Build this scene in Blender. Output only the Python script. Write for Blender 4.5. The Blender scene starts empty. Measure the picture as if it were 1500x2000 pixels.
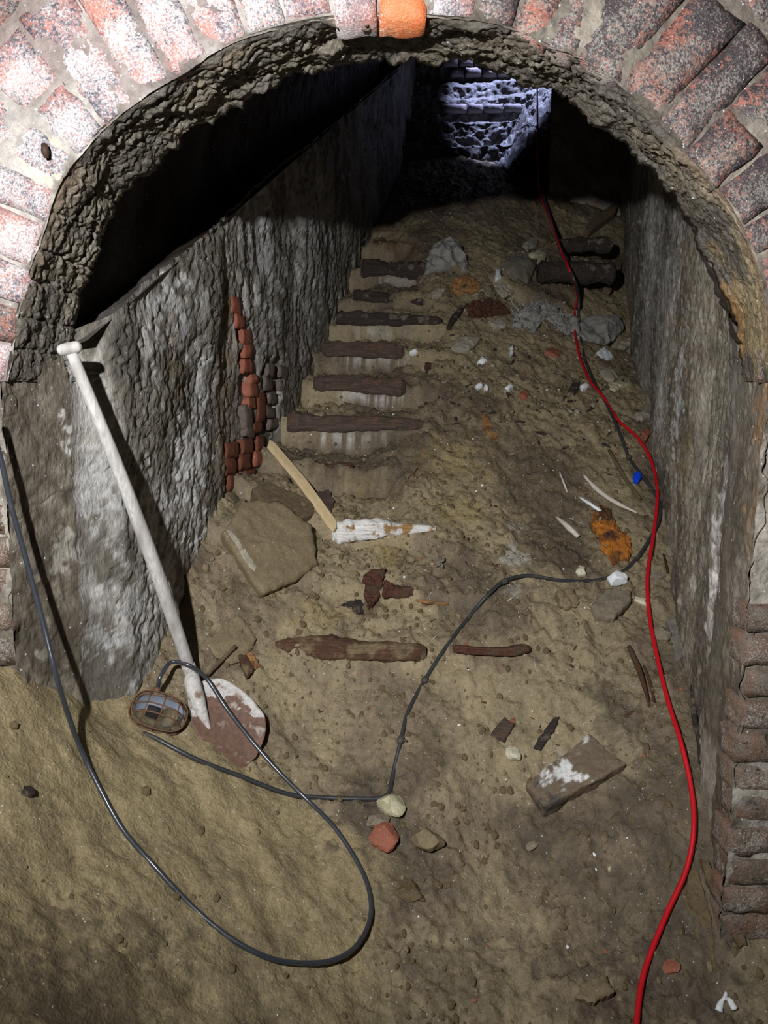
import bpy, bmesh, math, random
import numpy as np
from mathutils import Vector, Matrix
C = bpy.context.scene.collection
random.seed(7); RNG = np.random.RandomState(7)

# ------------------------------------------------------------ camera, world, lights, exposure
PITCH = math.radians(8.0); CP, SP = math.cos(PITCH), math.sin(PITCH)
ZC = 1.5                                   # eye height over the lowest ground
cam = bpy.data.cameras.new('camera'); cam.sensor_fit = 'VERTICAL'; cam.sensor_height = 24; cam.lens = 18.0
cam.clip_start = 0.02
camo = bpy.data.objects.new('camera', cam); C.objects.link(camo)
camo.location = (0, 0, ZC); camo.rotation_euler = (math.pi/2 - PITCH, 0, 0)
bpy.context.scene.camera = camo
w = bpy.data.worlds.new('world'); bpy.context.scene.world = w; w.use_nodes = True
w.node_tree.nodes['Background'].inputs[0].default_value = (0.5, 0.6, 1, 1)
w.node_tree.nodes['Background'].inputs[1].default_value = 0.0
vs = bpy.context.scene.view_settings
vs.view_transform = 'Standard'; vs.look = 'None'; vs.gamma = 1; vs.use_curve_mapping = False
vs.exposure = 0.0
def lamp(name, kind, loc, energy, color, **kw):
    l = bpy.data.lights.new(name, kind); l.energy = energy; l.color = color
    for k, v in kw.items(): setattr(l, k, v)
    o = bpy.data.objects.new(name, l); C.objects.link(o); o.location = loc
    return o
def aim(o, tgt):
    o.rotation_euler = (Vector(tgt) - o.location).to_track_quat('-Z', 'Y').to_euler()
head = lamp('work_lamp', 'SPOT', (-0.50, 0.0, ZC + 0.495), 345, (0.985, 0.98, 1.0), shadow_soft_size=0.022, spot_size=math.radians(122), spot_blend=0.95)
aim(head, (0.22, 2.6, ZC + 0.30))
day = lamp('shaft_daylight', 'SPOT', (1.35, 6.80, ZC + 5.2), 1500, (0.50, 0.58, 1.0), shadow_soft_size=0.08, spot_size=math.radians(25), spot_blend=0.35)
aim(day, (1.13, 7.10, ZC + 2.8))

# ------------------------------------------------------------ noise
def _h(ix, iy, iz, s):
    n = (ix.astype(np.int64)*374761393 + iy.astype(np.int64)*668265263 + iz.astype(np.int64)*2147483647 + s*1274126177) & 0xffffffff
    n = ((n ^ (n >> 13))*1274126177) & 0xffffffff
    n = ((n ^ (n >> 16))*2246822519) & 0xffffffff
    return ((n ^ (n >> 15)) & 0xffffff)/float(0xffffff)
def vn(x, y, z=0.0, s=0):
    x, y, z = np.broadcast_arrays(np.asarray(x, float), np.asarray(y, float), np.asarray(z, float))
    xi, yi, zi = np.floor(x), np.floor(y), np.floor(z)
    fx, fy, fz = x-xi, y-yi, z-zi
    fx, fy, fz = [f*f*f*(f*(f*6-15)+10) for f in (fx, fy, fz)]
    r = 0
    for dx in (0, 1):
        for dy in (0, 1):
            for dz in (0, 1):
                wgt = (fx if dx else 1-fx)*(fy if dy else 1-fy)*(fz if dz else 1-fz)
                r = r + wgt*_h(xi+dx, yi+dy, zi+dz, s)
    return r*2-1
def fbm(x, y, z=0.0, s=0, oct=4, gain=0.5):
    r, a, f = 0, 1.0, 1.0
    for k in range(oct):
        r = r + a*vn(np.asarray(x)*f, np.asarray(y)*f, np.asarray(z)*f, s+k*17); a *= gain; f *= 2.07
    return r
def worley(x, y, s=0):
    xi, yi = np.floor(x), np.floor(y); d1 = np.full(x.shape, 9.0); d2 = d1.copy(); cid = np.zeros(x.shape)
    for dx in (-1, 0, 1):
        for dy in (-1, 0, 1):
            cx, cy = xi+dx, yi+dy; z = cx*0
            px = cx+_h(cx, cy, z, s); py = cy+_h(cx, cy, z, s+5); d = np.hypot(x-px, y-py)
            new = d < d1
            d2 = np.where(new, d1, np.minimum(d2, d)); cid = np.where(new, _h(cx, cy, z, s+9), cid); d1 = np.where(new, d, d1)
    return d1, d2, cid
def sst(a, b, x):
    t = np.clip((x-a)/(b-a), 0, 1); return t*t*(3-2*t)

# ------------------------------------------------------------ measured layout: px,py of the 1500x2000 frame -> rays; X right, F forward, H above eye
def ray(px, py):
    u = (px-750)/1500.0; v = (1000-py)/1500.0
    return np.array([u, CP+v*SP, v*CP-SP])
def atF(px, py, F):
    d = ray(px, py); return d*(F/d[1])
def V(p, dz=0): return Vector((float(p[0]), float(p[1]), float(p[2])+ZC+dz))
def XL(F):
    return -0.769+0.2*(np.asarray(F, float)-1.99)
def XR(F): return 0.884+0.2185*(np.asarray(F, float)-1.88)
def HS(F): return 0.19+0.55*(np.asarray(F, float)-2.02)
CPTS = [(200,1410,1.99),(340,1170,2.43),(420,970,2.77),(560,800,3.57),(640,640,4.29),(700,500,5.04),(750,410,5.83),
 (1400,1750,1.88),(1370,1500,2.14),(1330,1250,2.60),(1310,1100,2.90),(1270,850,3.70),(1240,700,4.63),(1215,520,5.7),(1200,440,6.05),
 (800,1260,2.5),(1000,1262,2.52),(750,1150,2.7),(750,1030,2.95),(620,910,3.25),(690,820,3.5),(700,745,3.78),(710,680,4.05),(740,620,4.3),
 (760,575,4.55),(770,520,4.85),(800,470,5.15),
 (0,1290,1.78),(180,1400,1.93),(0,2000,1.15),(350,1470,2.0),(560,1560,2.08),(740,1650,1.98),(700,1900,1.68),(400,1800,1.6),(200,1650,1.65),
 (0,1600,1.5),(300,2000,1.35),(740,2000,1.6),(1000,1700,2.0),(1000,2000,1.65),(1400,2000,1.65),(1130,1520,2.2),(1300,1800,1.85),
 (600,1400,2.33),(900,1350,2.42),(900,1500,2.2),(1000,1080,2.9),(1150,1050,3.05),(950,850,3.5),(1000,700,4.15),(1000,600,4.6),(1000,520,5.0),
 (950,430,5.6),(900,370,6.0),(1150,440,6.0),(850,300,6.7)]
_c = [atF(*c) for c in CPTS] + [np.array(p) for p in [(-1.5,.5,-.75),(1.3,.5,-1.5),(0,.5,-1.45),(-1.4,1.7,-.55),(1.4,1.7,-1.45)]]
_c = np.array(_c)
def _tps(r2): return np.where(r2 > 1e-12, 0.5*r2*np.log(np.maximum(r2, 1e-12)), 0)
_n = len(_c)
_K = _tps((_c[:,None,0]-_c[None,:,0])**2+(_c[:,None,1]-_c[None,:,1])**2)+np.eye(_n)*0.02
_P = np.c_[np.ones(_n), _c[:,0], _c[:,1]]
_A = np.block([[_K, _P], [_P.T, np.zeros((3,3))]])
_W = np.linalg.solve(_A, np.r_[_c[:,2], np.zeros(3)])
def ramp(X, F):
    r = _W[_n]+_W[_n+1]*X+_W[_n+2]*F
    for i in range(_n): r = r+_W[i]*_tps((X-_c[i,0])**2+(F-_c[i,1])**2)
    return r
STEPS = [(1260,2.5),(1150,2.7),(1030,2.95),(910,3.25),(820,3.5),(745,3.78),(680,4.05),(620,4.3),(575,4.55),(520,4.85),(470,5.15)]
SF = np.array([s[1] for s in STEPS]+[5.45]); SH = np.array([atF(700, s[0], s[1])[2] for s in STEPS]+[atF(700,470,5.15)[2]+.19])
def stepdev(F):                           # <=0: how far the stair profile lies under the line through the nosings
    i = np.clip(np.searchsorted(SF, F, side='right')-1, 0, len(SF)-2)
    t = np.clip((F-SF[i])/(SF[i+1]-SF[i]), 0, 1); dH = SH[i+1]-SH[i]
    p = np.where(t < .86, .22*t/.86, .22+.78*sst(.86, .97, t))
    return dH*(p-t)*((F > SF[0]-.0) & (F < SF[-1]))
def stepmask(X, F):
    xb = np.interp(F, [2.4,2.5,2.9,3.1,3.5,4.3,4.85,5.2,5.5], [.0,.42,.18,.05,.15,.30,.42,.1,-.1])
    nz = .10*fbm(X*4, F*4, s=31, oct=3)
    m = sst(-.06, .10, xb+nz-X)*np.interp(F, [2.3,2.5,3.0,3.4,5.2,5.5], [0,.35,.6,1,.9,0])
    m2 = sst(.62, .7, X)*np.interp(F, [4.6,4.7,4.95,5.05],[0,.8,.8,0])
    return np.maximum(m, m2)*(1-.25*sst(-.3, .6, fbm(X*9, F*9, s=77, oct=2)))
def base(X, F): return ramp(X, F)+stepdev(F)*stepmask(X, F)
def lathe_mound(X, F):                    # 0 on the sand heap, 1 on the rubble slope
    # heap boundary runs from left wall foot towards the lower middle
    xb = np.interp(F, [0,1.35,1.6,1.8,1.98,2.08,2.2], [-.1,-.04,-.03,-.02,-.02,-.25,-.9])
    return sst(-.05, .08, X-xb+.02*fbm(X*9, F*9, s=3, oct=2))
def detail(X, F):
    m = lathe_mound(X, F)
    far = sst(2.0, 2.6, F)
    d = .013*fbm(X*7, F*7, s=1, oct=4, gain=.55)+.0068*fbm(X*38, F*38, s=2, oct=4, gain=.6)*(.33+.67*m)
    a1, a2, cid = worley(X*13+.4*fbm(X*9, F*9, s=8, oct=2), F*15+.4*fbm(X*9, F*9, s=9, oct=2), 4)
    d = d + .024*m*far*np.clip(.62-a1, 0, 1)*(cid > .55)*(.4+cid)
    b1, b2, cb = worley(X*42+.5*fbm(X*30, F*30, s=18, oct=2), F*46, 14)
    d = d + .014*(.25+.75*m)*np.clip(.55-b1, 0, 1)*(cb > .55)
    ridge = 1-np.abs(fbm(X*5.5, F*5.5, s=21, oct=4))*3.2      # broken crust cracks
    d = d - .012*m*np.clip(ridge-.72, 0, 1)*2*sst(.1, .6, fbm(X*2.2, F*2.2, s=22, oct=2)+.35)
    # slide marks on the heap
    sm = (1-m)
    d = d + sm*.006*fbm((X*.8+F*.6)*16, (F*.8-X*.6)*6, s=41, oct=3)
    pit = sst(.42, .6, fbm(X*26, F*30, s=52, oct=2))*sst(.0, .4, fbm(X*3.3, F*3.3, s=55, oct=2))
    return d - .010*pit*(.5+.5*sm)
def ground(X, F): return base(X, F)+detail(X, F)
_TS = np.arange(.8, 7.6, .004)
def hit(px, py, smooth=False):
    d = ray(px, py); P = d[None,:]*(_TS/d[1])[:,None]
    g = base(P[:,0], P[:,1]) if smooth else ground(P[:,0], P[:,1])
    k = np.argmax(P[:,2] < g)
    if not (P[k,2] < g[k]): k = len(_TS)-1
    return P[k].copy()
def hitL(px, py, off=0.0):
    d = ray(px, py); F = 2.5
    for _ in range(40): F = .5*F+.5*(XL(F)+off)/d[0]*d[1] if False else F
    # solve XL(F)+off = d0/d1*F by bisection
    lo, hi = 1.9, 7.5; k = d[0]/d[1]
    f = lambda q: XL(q)+off-k*q
    if f(lo)*f(hi) > 0: hi = 12
    for _ in range(50):
        mid = .5*(lo+hi)
        if f(lo)*f(mid) <= 0: hi = mid
        else: lo = mid
    return d*(lo/d[1])
def gnormal(p, e=.05, smooth=True):
    X, F = np.array([p[0], p[0]+e, p[0]-e, p[0], p[0]]), np.array([p[1], p[1], p[1], p[1]+e, p[1]-e])
    h = ramp(X, F)
    n = Vector((-(h[1]-h[2])/(2*e), -(h[3]-h[4])/(2*e), 1)); return n.normalized()

# ------------------------------------------------------------ mesh helpers
def mesh_arrays(name, verts, faces, mat, col=None, smooth=True, parent=None, cols=None):
    me = bpy.data.meshes.new(name); verts = np.asarray(verts, np.float32); faces = np.asarray(faces, np.int32)
    me.vertices.add(len(verts)); me.vertices.foreach_set('co', verts.ravel())
    k = faces.shape[1]
    me.loops.add(faces.size); me.loops.foreach_set('vertex_index', faces.ravel())
    me.polygons.add(len(faces)); me.polygons.foreach_set('loop_start', np.arange(0, faces.size, k, dtype=np.int32))
    me.polygons.foreach_set('loop_total', np.full(len(faces), k, np.int32))
    me.polygons.foreach_set('use_smooth', np.full(len(faces), smooth))
    if cols is not None:
        a = me.color_attributes.new('Col', 'FLOAT_COLOR', 'POINT')
        a.data.foreach_set('color', np.c_[cols, np.ones(len(cols))].astype(np.float32).ravel())
    me.update(calc_edges=True); me.validate()
    if mat: me.materials.append(mat)
    o = bpy.data.objects.new(name, me); C.objects.link(o)
    if parent: o.parent = parent
    return o
def grid_faces(n, m, keep=None, flip=False):
    i, j = np.meshgrid(np.arange(n-1), np.arange(m-1), indexing='ij'); a = i*m+j
    f = np.stack([a, a+1, a+m+1, a+m] if flip else [a, a+m, a+m+1, a+1], -1)
    if keep is not None: return f[keep]
    return f.reshape(-1, 4)
def compact(v, f, cols=None):
    used = np.unique(f); mp = np.full(len(v), -1); mp[used] = np.arange(len(used))
    return v[used], mp[f], (cols[used] if cols is not None else None)
def tag(o, label, cat, group=None, kind=None):
    o['label'] = label; o['category'] = cat
    if group: o['group'] = group
    if kind: o['kind'] = kind
    return o
def empty(name, loc, label, cat, group=None):
    o = bpy.data.objects.new(name, None); C.objects.link(o); o.location = loc; o.empty_display_size = .05
    return tag(o, label, cat, group)
def adopt(parent, *kids):
    for k in kids:
        k.parent = parent; k.matrix_parent_inverse = Matrix.Translation(-parent.location)
def srgb(r, g, b):
    f = lambda c: (c/255/12.92) if c/255 <= .04045 else ((c/255+.055)/1.055)**2.4
    return (f(r), f(g), f(b))

# ------------------------------------------------------------ materials
class NB:
    def __init__(s, name):
        s.m = bpy.data.materials.new(name); s.m.use_nodes = True; s.t = s.m.node_tree; s.N = s.t.nodes; s.L = s.t.links
        s.b = s.N['Principled BSDF']; s.co = s.N.new('ShaderNodeTexCoord').outputs['Object']
    def link(s, a, b): s.L.new(a, b)
    def set(s, sock, v):
        if isinstance(v, bpy.types.NodeSocket): s.L.new(v, sock)
        elif isinstance(v, (tuple, list)) and len(v) == 3 and sock.type == 'RGBA': sock.default_value = (*v, 1)
        else: sock.default_value = v
    def mapping(s, scale, rot=(0,0,0), src=None):
        n = s.N.new('ShaderNodeMapping'); n.inputs['Scale'].default_value = scale; n.inputs['Rotation'].default_value = rot
        s.L.new(src or s.co, n.inputs[0]); return n.outputs[0]
    def noise(s, scale, detail=4, rough=.55, vec=None, dist=0.0):
        n = s.N.new('ShaderNodeTexNoise'); n.inputs['Scale'].default_value = scale; n.inputs['Detail'].default_value = detail
        n.inputs['Roughness'].default_value = rough; n.inputs['Distortion'].default_value = dist
        s.L.new(vec or s.co, n.inputs['Vector']); return n.outputs['Fac']
    def voro(s, scale, feat='F1', vec=None):
        n = s.N.new('ShaderNodeTexVoronoi'); n.feature = feat; n.inputs['Scale'].default_value = scale
        s.L.new(vec or s.co, n.inputs['Vector']); return n.outputs['Distance']
    def rmp(s, v, lo, hi, a=0.0, b=1.0):
        n = s.N.new('ShaderNodeMapRange'); n.inputs['From Min'].default_value = lo; n.inputs['From Max'].default_value = hi
        n.inputs['To Min'].default_value = a; n.inputs['To Max'].default_value = b; s.L.new(v, n.inputs['Value']); return n.outputs[0]
    def math(s, op, a, b=0.0):
        n = s.N.new('ShaderNodeMath'); n.operation = op; s.set(n.inputs[0], a); s.set(n.inputs[1], b); return n.outputs[0]
    def mix(s, f, a, b, mode='MIX'):
        n = s.N.new('ShaderNodeMix'); n.data_type = 'RGBA'; n.blend_type = mode
        s.set(n.inputs[0], f); s.set(n.inputs[6], a); s.set(n.inputs[7], b); return n.outputs[2]
    def rnd(s): return s.N.new('ShaderNodeObjectInfo').outputs['Random']
    def attr(s, nm='Col'):
        n = s.N.new('ShaderNodeAttribute'); n.attribute_name = nm; return n.outputs['Color']
    def bump(s, hgt, strength, dist, prev=None):
        n = s.N.new('ShaderNodeBump'); n.inputs['Strength'].default_value = strength; n.inputs['Distance'].default_value = dist
        s.L.new(hgt, n.inputs['Height'])
        if prev: s.L.new(prev, n.inputs['Normal'])
        return n.outputs[0]
    def out(s, col, rough=.85, nrm=None, metal=0.0, spec=.4):
        s.set(s.b.inputs['Base Color'], col); s.set(s.b.inputs['Roughness'], rough); s.set(s.b.inputs['Metallic'], metal)
        s.b.inputs['Specular IOR Level'].default_value = spec
        if nrm: s.L.new(nrm, s.b.inputs['Normal'])
        return s.m
def grit(name, col=None, vary=.5, speck=.0, sc=1.0, bumpk=1.0, rough=.8, stretch=(1,1,1), speckc=(.75,.75,.72), spec=.35):
    """soil / plaster family: vertex colour (or fixed colour) broken up by grain"""
    n = NB(name); v = n.mapping(stretch)
    base_ = n.attr() if col is None else col
    n1 = n.noise(9*sc, 5, .6, v); n2 = n.noise(70*sc, 4, .65, v); n3 = n.noise(300*sc, 3, .7, v)
    f = n.math('ADD', n.math('MULTIPLY', n.rmp(n1, .3, .7), .5), n.math('MULTIPLY', n.rmp(n2, .3, .7), .5))
    k = n.rmp(f, 0, 1, 1-vary, 1+vary*.75)
    comb = n.N.new('ShaderNodeCombineColor')
    for i in range(3): n.L.new(k, comb.inputs[i])
    c = n.mix(1.0, base_, comb.outputs[0], 'MULTIPLY')
    pit = n.rmp(n.voro(150*sc, vec=v), .0, .28, .55, 1.0)
    comb2 = n.N.new('ShaderNodeCombineColor')
    for i in range(3): n.L.new(pit, comb2.inputs[i])
    c = n.mix(.55, c, n.mix(1.0, c, comb2.outputs[0], 'MULTIPLY'))
    if speck > 0:
        sp = n.math('MULTIPLY', n.rmp(n.voro(95*sc, vec=n.co), .20, .10), n.rmp(n.noise(40*sc, 2), .62-.12*speck, .68-.12*speck))
        c = n.mix(n.math('MULTIPLY', sp, min(1.0, .9)), c, speckc)
    b = n.bump(n2, .55*bumpk, .006/sc**.5); b = n.bump(n3, .5*bumpk, .0022, b)
    b = n.bump(n.voro(120*sc, 'F1', v), .35*bumpk, .003, b)
    r = n.rmp(n.noise(30*sc, 3), .35, .7, rough-.22, min(1, rough+.12))
    return n.out(c, r, b, 0.0, spec)
def simple(name, col, rough=.6, metal=0.0, nscale=60, vary=.2, bumpk=.3, stretch=(1,1,1), col2=None, thr=(.45,.6), spec=.4):
    n = NB(name); v = n.mapping(stretch); a = n.noise(nscale, 5, .6, v); a2 = n.noise(nscale*.25, 4, .6, v)
    c = n.mix(n.rmp(a, .3, .7), tuple(x*(1-vary) for x in col), tuple(min(1, x*(1+vary)) for x in col))
    if col2: c = n.mix(n.rmp(a2, *thr), c, col2)
    return n.out(c, rough, n.bump(a, bumpk, .002), metal, spec)
def brickmat(name, c1, c2, dark, white, wamt, damt):
    n = NB(name); r = n.rnd()
    off = n.N.new('ShaderNodeVectorMath'); off.operation = 'ADD'
    cx = n.N.new('ShaderNodeCombineXYZ'); 
    for i in range(3): n.L.new(n.math('MULTIPLY', r, 37.0+i*11), cx.inputs[i])
    n.L.new(n.co, off.inputs[0]); n.L.new(cx.outputs[0], off.inputs[1]); v = off.outputs[0]
    base_ = n.mix(n.rmp(n.noise(14, 4, .6, v), .35, .65), c1, c2)
    base_ = n.mix(n.math('MULTIPLY', n.rmp(r, .2, 1), .35), base_, dark)
    dk = n.rmp(n.math('ADD', n.noise(85, 4, .7, v), n.math('MULTIPLY', n.math('SUBTRACT', n.noise(7, 3, .5, v), .5), .55)), .62-damt, .70-damt)
    c = n.mix(dk, base_, dark)
    wm = n.math('ADD', n.noise(190, 4, .75, v), n.math('MULTIPLY', n.math('SUBTRACT', n.noise(6, 4, .6), .5), .9))
    c = n.mix(n.math('MULTIPLY', n.rmp(wm, .66-wamt, .86-wamt), .85), c, white)
    gl = n.math('MULTIPLY', n.rmp(n.voro(130), .22, .08), n.rmp(n.noise(55, 2), .5, .62))
    c = n.mix(n.math('MULTIPLY', gl, .8), c, (.8,.8,.8))
    b = n.bump(n.noise(60, 4, .65, v), .7, .006); b = n.bump(n.noise(190, 3, .7, v), .8, .0035, b)
    return n.out(c, n.rmp(n.noise(90, 2), .4, .7, .3, .8), b, 0, .5)

M = {}
M['soil'] = grit('soil', None, .48, .4, 1.0, 1.5, .75)
M['plaster'] = grit('old_plaster', None, .5, .5, .8, 1.3, .7, (1,1,.5), (.7,.7,.68), .4)
M['plaster_lump'] = grit('lumpy_render', None, .5, .5, .9, 1.6, .55, (1,1,1), (.6,.6,.58), .5)
M['mortar'] = grit('mortar', None, .45, .8, .8, 1.2, .7)
M['rock_grey'] = grit('rock_grey', srgb(128,118,100), .35, .3, 1.3, .8)
M['slab'] = grit('slab_dirty', srgb(124,110,84), .32, .35, 1.2, .8)
M['slab_grey'] = grit('slab_grey', srgb(118,112,102), .4, .5, 1.2, .8)
M['stone_tan'] = grit('stone_tan', srgb(132,118,90), .3, .2, 1.4, .7)
M['clod'] = grit('earth_clod', srgb(104,90,64), .4, .1, 1.5, 1.0)
M['lime'] = grit('lime_chip', srgb(205,200,175), .25, .1, 2.0, .8, .7)
M['lime_yellow'] = grit('lime_yellow', srgb(200,195,160), .35, .1, 2.0, .8, .7)
M['lime_grey'] = grit('lime_grey', srgb(165,158,140), .35, .3, 2.0, .8, .7)
M['white'] = grit('white_chip', srgb(232,236,238), .12, 0, 2.0, .4, .7)
M['brickfrag'] = grit('brick_fragment', srgb(150,92,70), .35, .2, 1.5, .8)
M['brickL'] = brickmat('brick_frosted', srgb(184,122,106), srgb(150,126,126), srgb(88,84,92), srgb(204,202,200), .22, .13)
M['brickC'] = brickmat('brick_orange', srgb(218,112,62), srgb(205,130,84), srgb(110,60,40), srgb(222,212,190), .02, -.06)
M['brickR'] = brickmat('brick_dark', srgb(158,98,80), srgb(122,96,90), srgb(66,58,60), srgb(160,156,146), .14, .18)
M['brickJ'] = brickmat('brick_jamb', srgb(118,88,70), srgb(108,98,86), srgb(60,52,46), srgb(175,170,160), .12, .05)
M['brickW'] = grit('brick_wall_red', srgb(148,88,68), .35, .2, 1.6, .9)
M['brickG'] = grit('brick_wall_grey', srgb(104,92,84), .35, .3, 1.6, .9)
M['brickB'] = grit('brick_wall_brown', srgb(112,66,48), .35, .2, 1.6, .9)
M['brickFar'] = grit('brick_far', srgb(150,140,140), .3, .3, .8, .8)
def wood(name, c1, c2, c3, ax=(7,120,120), thr=(.5,.62), rough=.75, bumpk=1.3):
    n = NB(name); v = n.mapping(ax); a = n.noise(1.0, 5, .65, v, .6); b_ = n.noise(3.0, 4, .7, v)
    c = n.mix(n.rmp(a, .3, .7), c1, c2); c = n.mix(n.rmp(n.noise(16, 4, .6), *thr), c, c3)
    b = n.bump(a, bumpk, .006); b = n.bump(b_, bumpk*.7, .003, b)
    return n.out(c, rough, b, 0, .4)
M['rot'] = wood('rotten_wood', srgb(62,40,30), srgb(106,76,54), srgb(126,110,82))
M['rotdark'] = wood('rotten_wood_dark', srgb(40,34,30), srgb(74,62,54), srgb(120,110,96), thr=(.56,.66))
M['rotpurple'] = wood('rotten_wood_purple', srgb(66,50,44), srgb(104,88,76), srgb(116,84,66), thr=(.55,.75))
M['rotred'] = wood('rotten_wood_red', srgb(58,36,28), srgb(112,68,48), srgb(84,66,48))
M['frost'] = wood('mouldy_white_wood', srgb(225,222,212), srgb(250,250,248), srgb(168,130,82), thr=(.52,.6))
M['lath'] = wood('fresh_pine', srgb(205,180,136), srgb(226,205,160), srgb(196,166,118), ax=(30,30,3), thr=(.6,.8), bumpk=.15)
M['chip'] = wood('wood_chip', srgb(150,104,60), srgb(186,140,84), srgb(110,80,54))
M['board'] = wood('grey_board', srgb(96,82,62), srgb(124,108,82), srgb(110,96,70))
M['handle'] = simple('weathered_handle', srgb(186,183,178), .65, 0, 110, .30, .8, (1,1,.15), srgb(136,130,122), (.50,.70))
M['blade'] = simple('rusty_blade', srgb(112,86,72), .6, 0, 70, .28, .7, (1,1,1), srgb(168,158,146), (.56,.66))
M['bladew'] = simple('chalky_steel', srgb(192,189,184), .6, 0, 90, .3, .8, (1,1,1), srgb(128,106,86), (.53,.63))
M['rust'] = simple('rusted_wire', srgb(112,82,60), .7, .2, 150, .3, .6)
M['rustflake'] = simple('rust_flakes', srgb(168,104,34), .9, 0, 45, .3, 1.2, (1,1,1), srgb(74,50,32), (.47,.6))
M['housing'] = simple('lamp_housing', srgb(92,84,74), .6, .2, 60, .25, .5, (1,1,1), srgb(130,112,84), (.5,.65))
M['enamel'] = simple('grey_enamel', srgb(176,186,204), .3, 0, 30, .1, .1, (1,1,1), srgb(60,52,46), (.50,.60))  # random dark patches in the enamel colour
M['black'] = simple('black_rubber', srgb(52,54,56), .42, 0, 60, .15, .3, (1,1,1), srgb(92,86,74), (.60,.75), .6)
M['blackblue'] = simple('shiny_black_rubber', srgb(56,60,66), .28, 0, 60, .15, .2, (1,1,1), srgb(88,84,76), (.62,.75), .8)
M['tape'] = simple('insulating_tape', srgb(70,66,60), .6, 0, 90, .25, .5)
M['red'] = simple('red_rubber', srgb(196,20,32), .45, 0, 60, .1, .15)
M['blue'] = simple('blue_plastic', srgb(10,70,225), .4, 0, 60, .05, .1)
M['cloth'] = grit('grey_rag', srgb(142,140,134), .22, .1, 1.6, .8)
M['film'] = grit('dirty_film', srgb(112,106,94), .2, .1, 1.0, .5, .5)
M['fibre'] = simple('grey_fibre', srgb(168,168,164), .9, 0, 90, .2, .5)
M['straw'] = simple('pale_splinter', srgb(200,192,176), .8, 0, 90, .2, .3)
M['iron'] = simple('iron_nail', srgb(70,52,40), .7, .3, 80, .3, .6)
def glass():
    n = NB('lamp_glass'); b = n.b
    b.inputs['Transmission Weight'].default_value = 1; b.inputs['Roughness'].default_value = .06; b.inputs['IOR'].default_value = 1.3
    b.inputs['Base Color'].default_value = (.93,.95,.97,1); return n.m
M['glass'] = glass()

# ------------------------------------------------------------ stains and tone patches with their own outline, given on the surface they lie on
def patch(cols, P, at, r, col, k, s=0, fr=30, sx=1.0, sy=1.0):
    d = np.sqrt(((P[:,0]-at[0])/sx)**2+((P[:,1]-at[1]))**2+((P[:,2]-at[2])/sy)**2)/r
    n = fbm(P[:,0]*fr, P[:,1]*fr, P[:,2]*fr, s=s, oct=4, gain=.65)
    m = sst(.0, .35, 1-d+n*.55-.25)*k
    cols[:] = cols*(1-m[:,None])+np.array(col)*m[:,None]

# ------------------------------------------------------------ floor: sand heap, rubble slope and buried steps
Fa = []
f = .45
while f < 6.9: Fa.append(f); f += .012 if f < 1.1 else (.0065 if f < 3.2 else .0095)
Fa = np.array(Fa); Xa = np.arange(-1.35, 2.15, .0075)
FF, XX = np.meshgrid(Fa, Xa, indexing='ij')
HH = ground(XX, FF)
SAND, MUD, DARK = np.array(srgb(156,141,106)), np.array(srgb(130,116,93)), np.array(srgb(82,72,60))
m_ = lathe_mound(XX, FF); n_ = fbm(XX*3, FF*3, s=61, oct=5, gain=.6); n2_ = fbm(XX*12, FF*12, s=62, oct=4, gain=.65)
col = SAND[None,None]*(1-m_[...,None])+MUD[None,None]*m_[...,None]
tan_ = np.array(srgb(158,144,112)); t = sst(-.1, .5, n_+.25*n2_)*m_*.7; col = col*(1-t[...,None])+tan_*t[...,None]
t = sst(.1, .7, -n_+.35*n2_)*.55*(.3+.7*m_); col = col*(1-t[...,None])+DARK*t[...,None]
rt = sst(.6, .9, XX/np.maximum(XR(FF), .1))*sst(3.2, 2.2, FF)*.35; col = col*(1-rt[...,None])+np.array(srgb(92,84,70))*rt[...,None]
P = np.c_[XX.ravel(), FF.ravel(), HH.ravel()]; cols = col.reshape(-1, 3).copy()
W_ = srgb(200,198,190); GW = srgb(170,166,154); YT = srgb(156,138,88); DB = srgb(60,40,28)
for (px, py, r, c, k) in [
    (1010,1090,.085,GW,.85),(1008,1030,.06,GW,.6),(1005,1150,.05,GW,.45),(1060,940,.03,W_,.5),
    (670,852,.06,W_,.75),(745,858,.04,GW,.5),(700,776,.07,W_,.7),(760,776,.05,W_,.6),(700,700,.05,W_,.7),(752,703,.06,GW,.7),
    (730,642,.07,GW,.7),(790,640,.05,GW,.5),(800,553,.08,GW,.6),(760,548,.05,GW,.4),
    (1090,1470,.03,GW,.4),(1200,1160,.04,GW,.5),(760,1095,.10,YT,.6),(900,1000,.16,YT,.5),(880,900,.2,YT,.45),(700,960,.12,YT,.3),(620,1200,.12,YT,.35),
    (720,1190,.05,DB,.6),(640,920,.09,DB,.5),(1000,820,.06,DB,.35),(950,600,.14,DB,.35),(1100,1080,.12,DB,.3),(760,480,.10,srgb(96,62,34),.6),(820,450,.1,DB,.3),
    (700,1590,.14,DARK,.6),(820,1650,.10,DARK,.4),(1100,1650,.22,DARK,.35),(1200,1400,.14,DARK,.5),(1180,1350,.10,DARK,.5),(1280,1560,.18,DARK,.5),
    (800,1740,.04,srgb(96,86,76),.8),(1320,1900,.2,DARK,.6),(900,1930,.25,DARK,.45),(1230,1960,.15,srgb(60,46,40),.6),(200,1960,.3,DARK,.5),(60,1950,.2,DARK,.4),(500,1950,.2,DARK,.3)]:  # darker ground patches, several along the near edge
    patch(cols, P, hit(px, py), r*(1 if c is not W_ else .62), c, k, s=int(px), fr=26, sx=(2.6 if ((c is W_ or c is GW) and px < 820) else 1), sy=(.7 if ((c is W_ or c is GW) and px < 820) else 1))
P[:,2] += ZC
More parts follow.
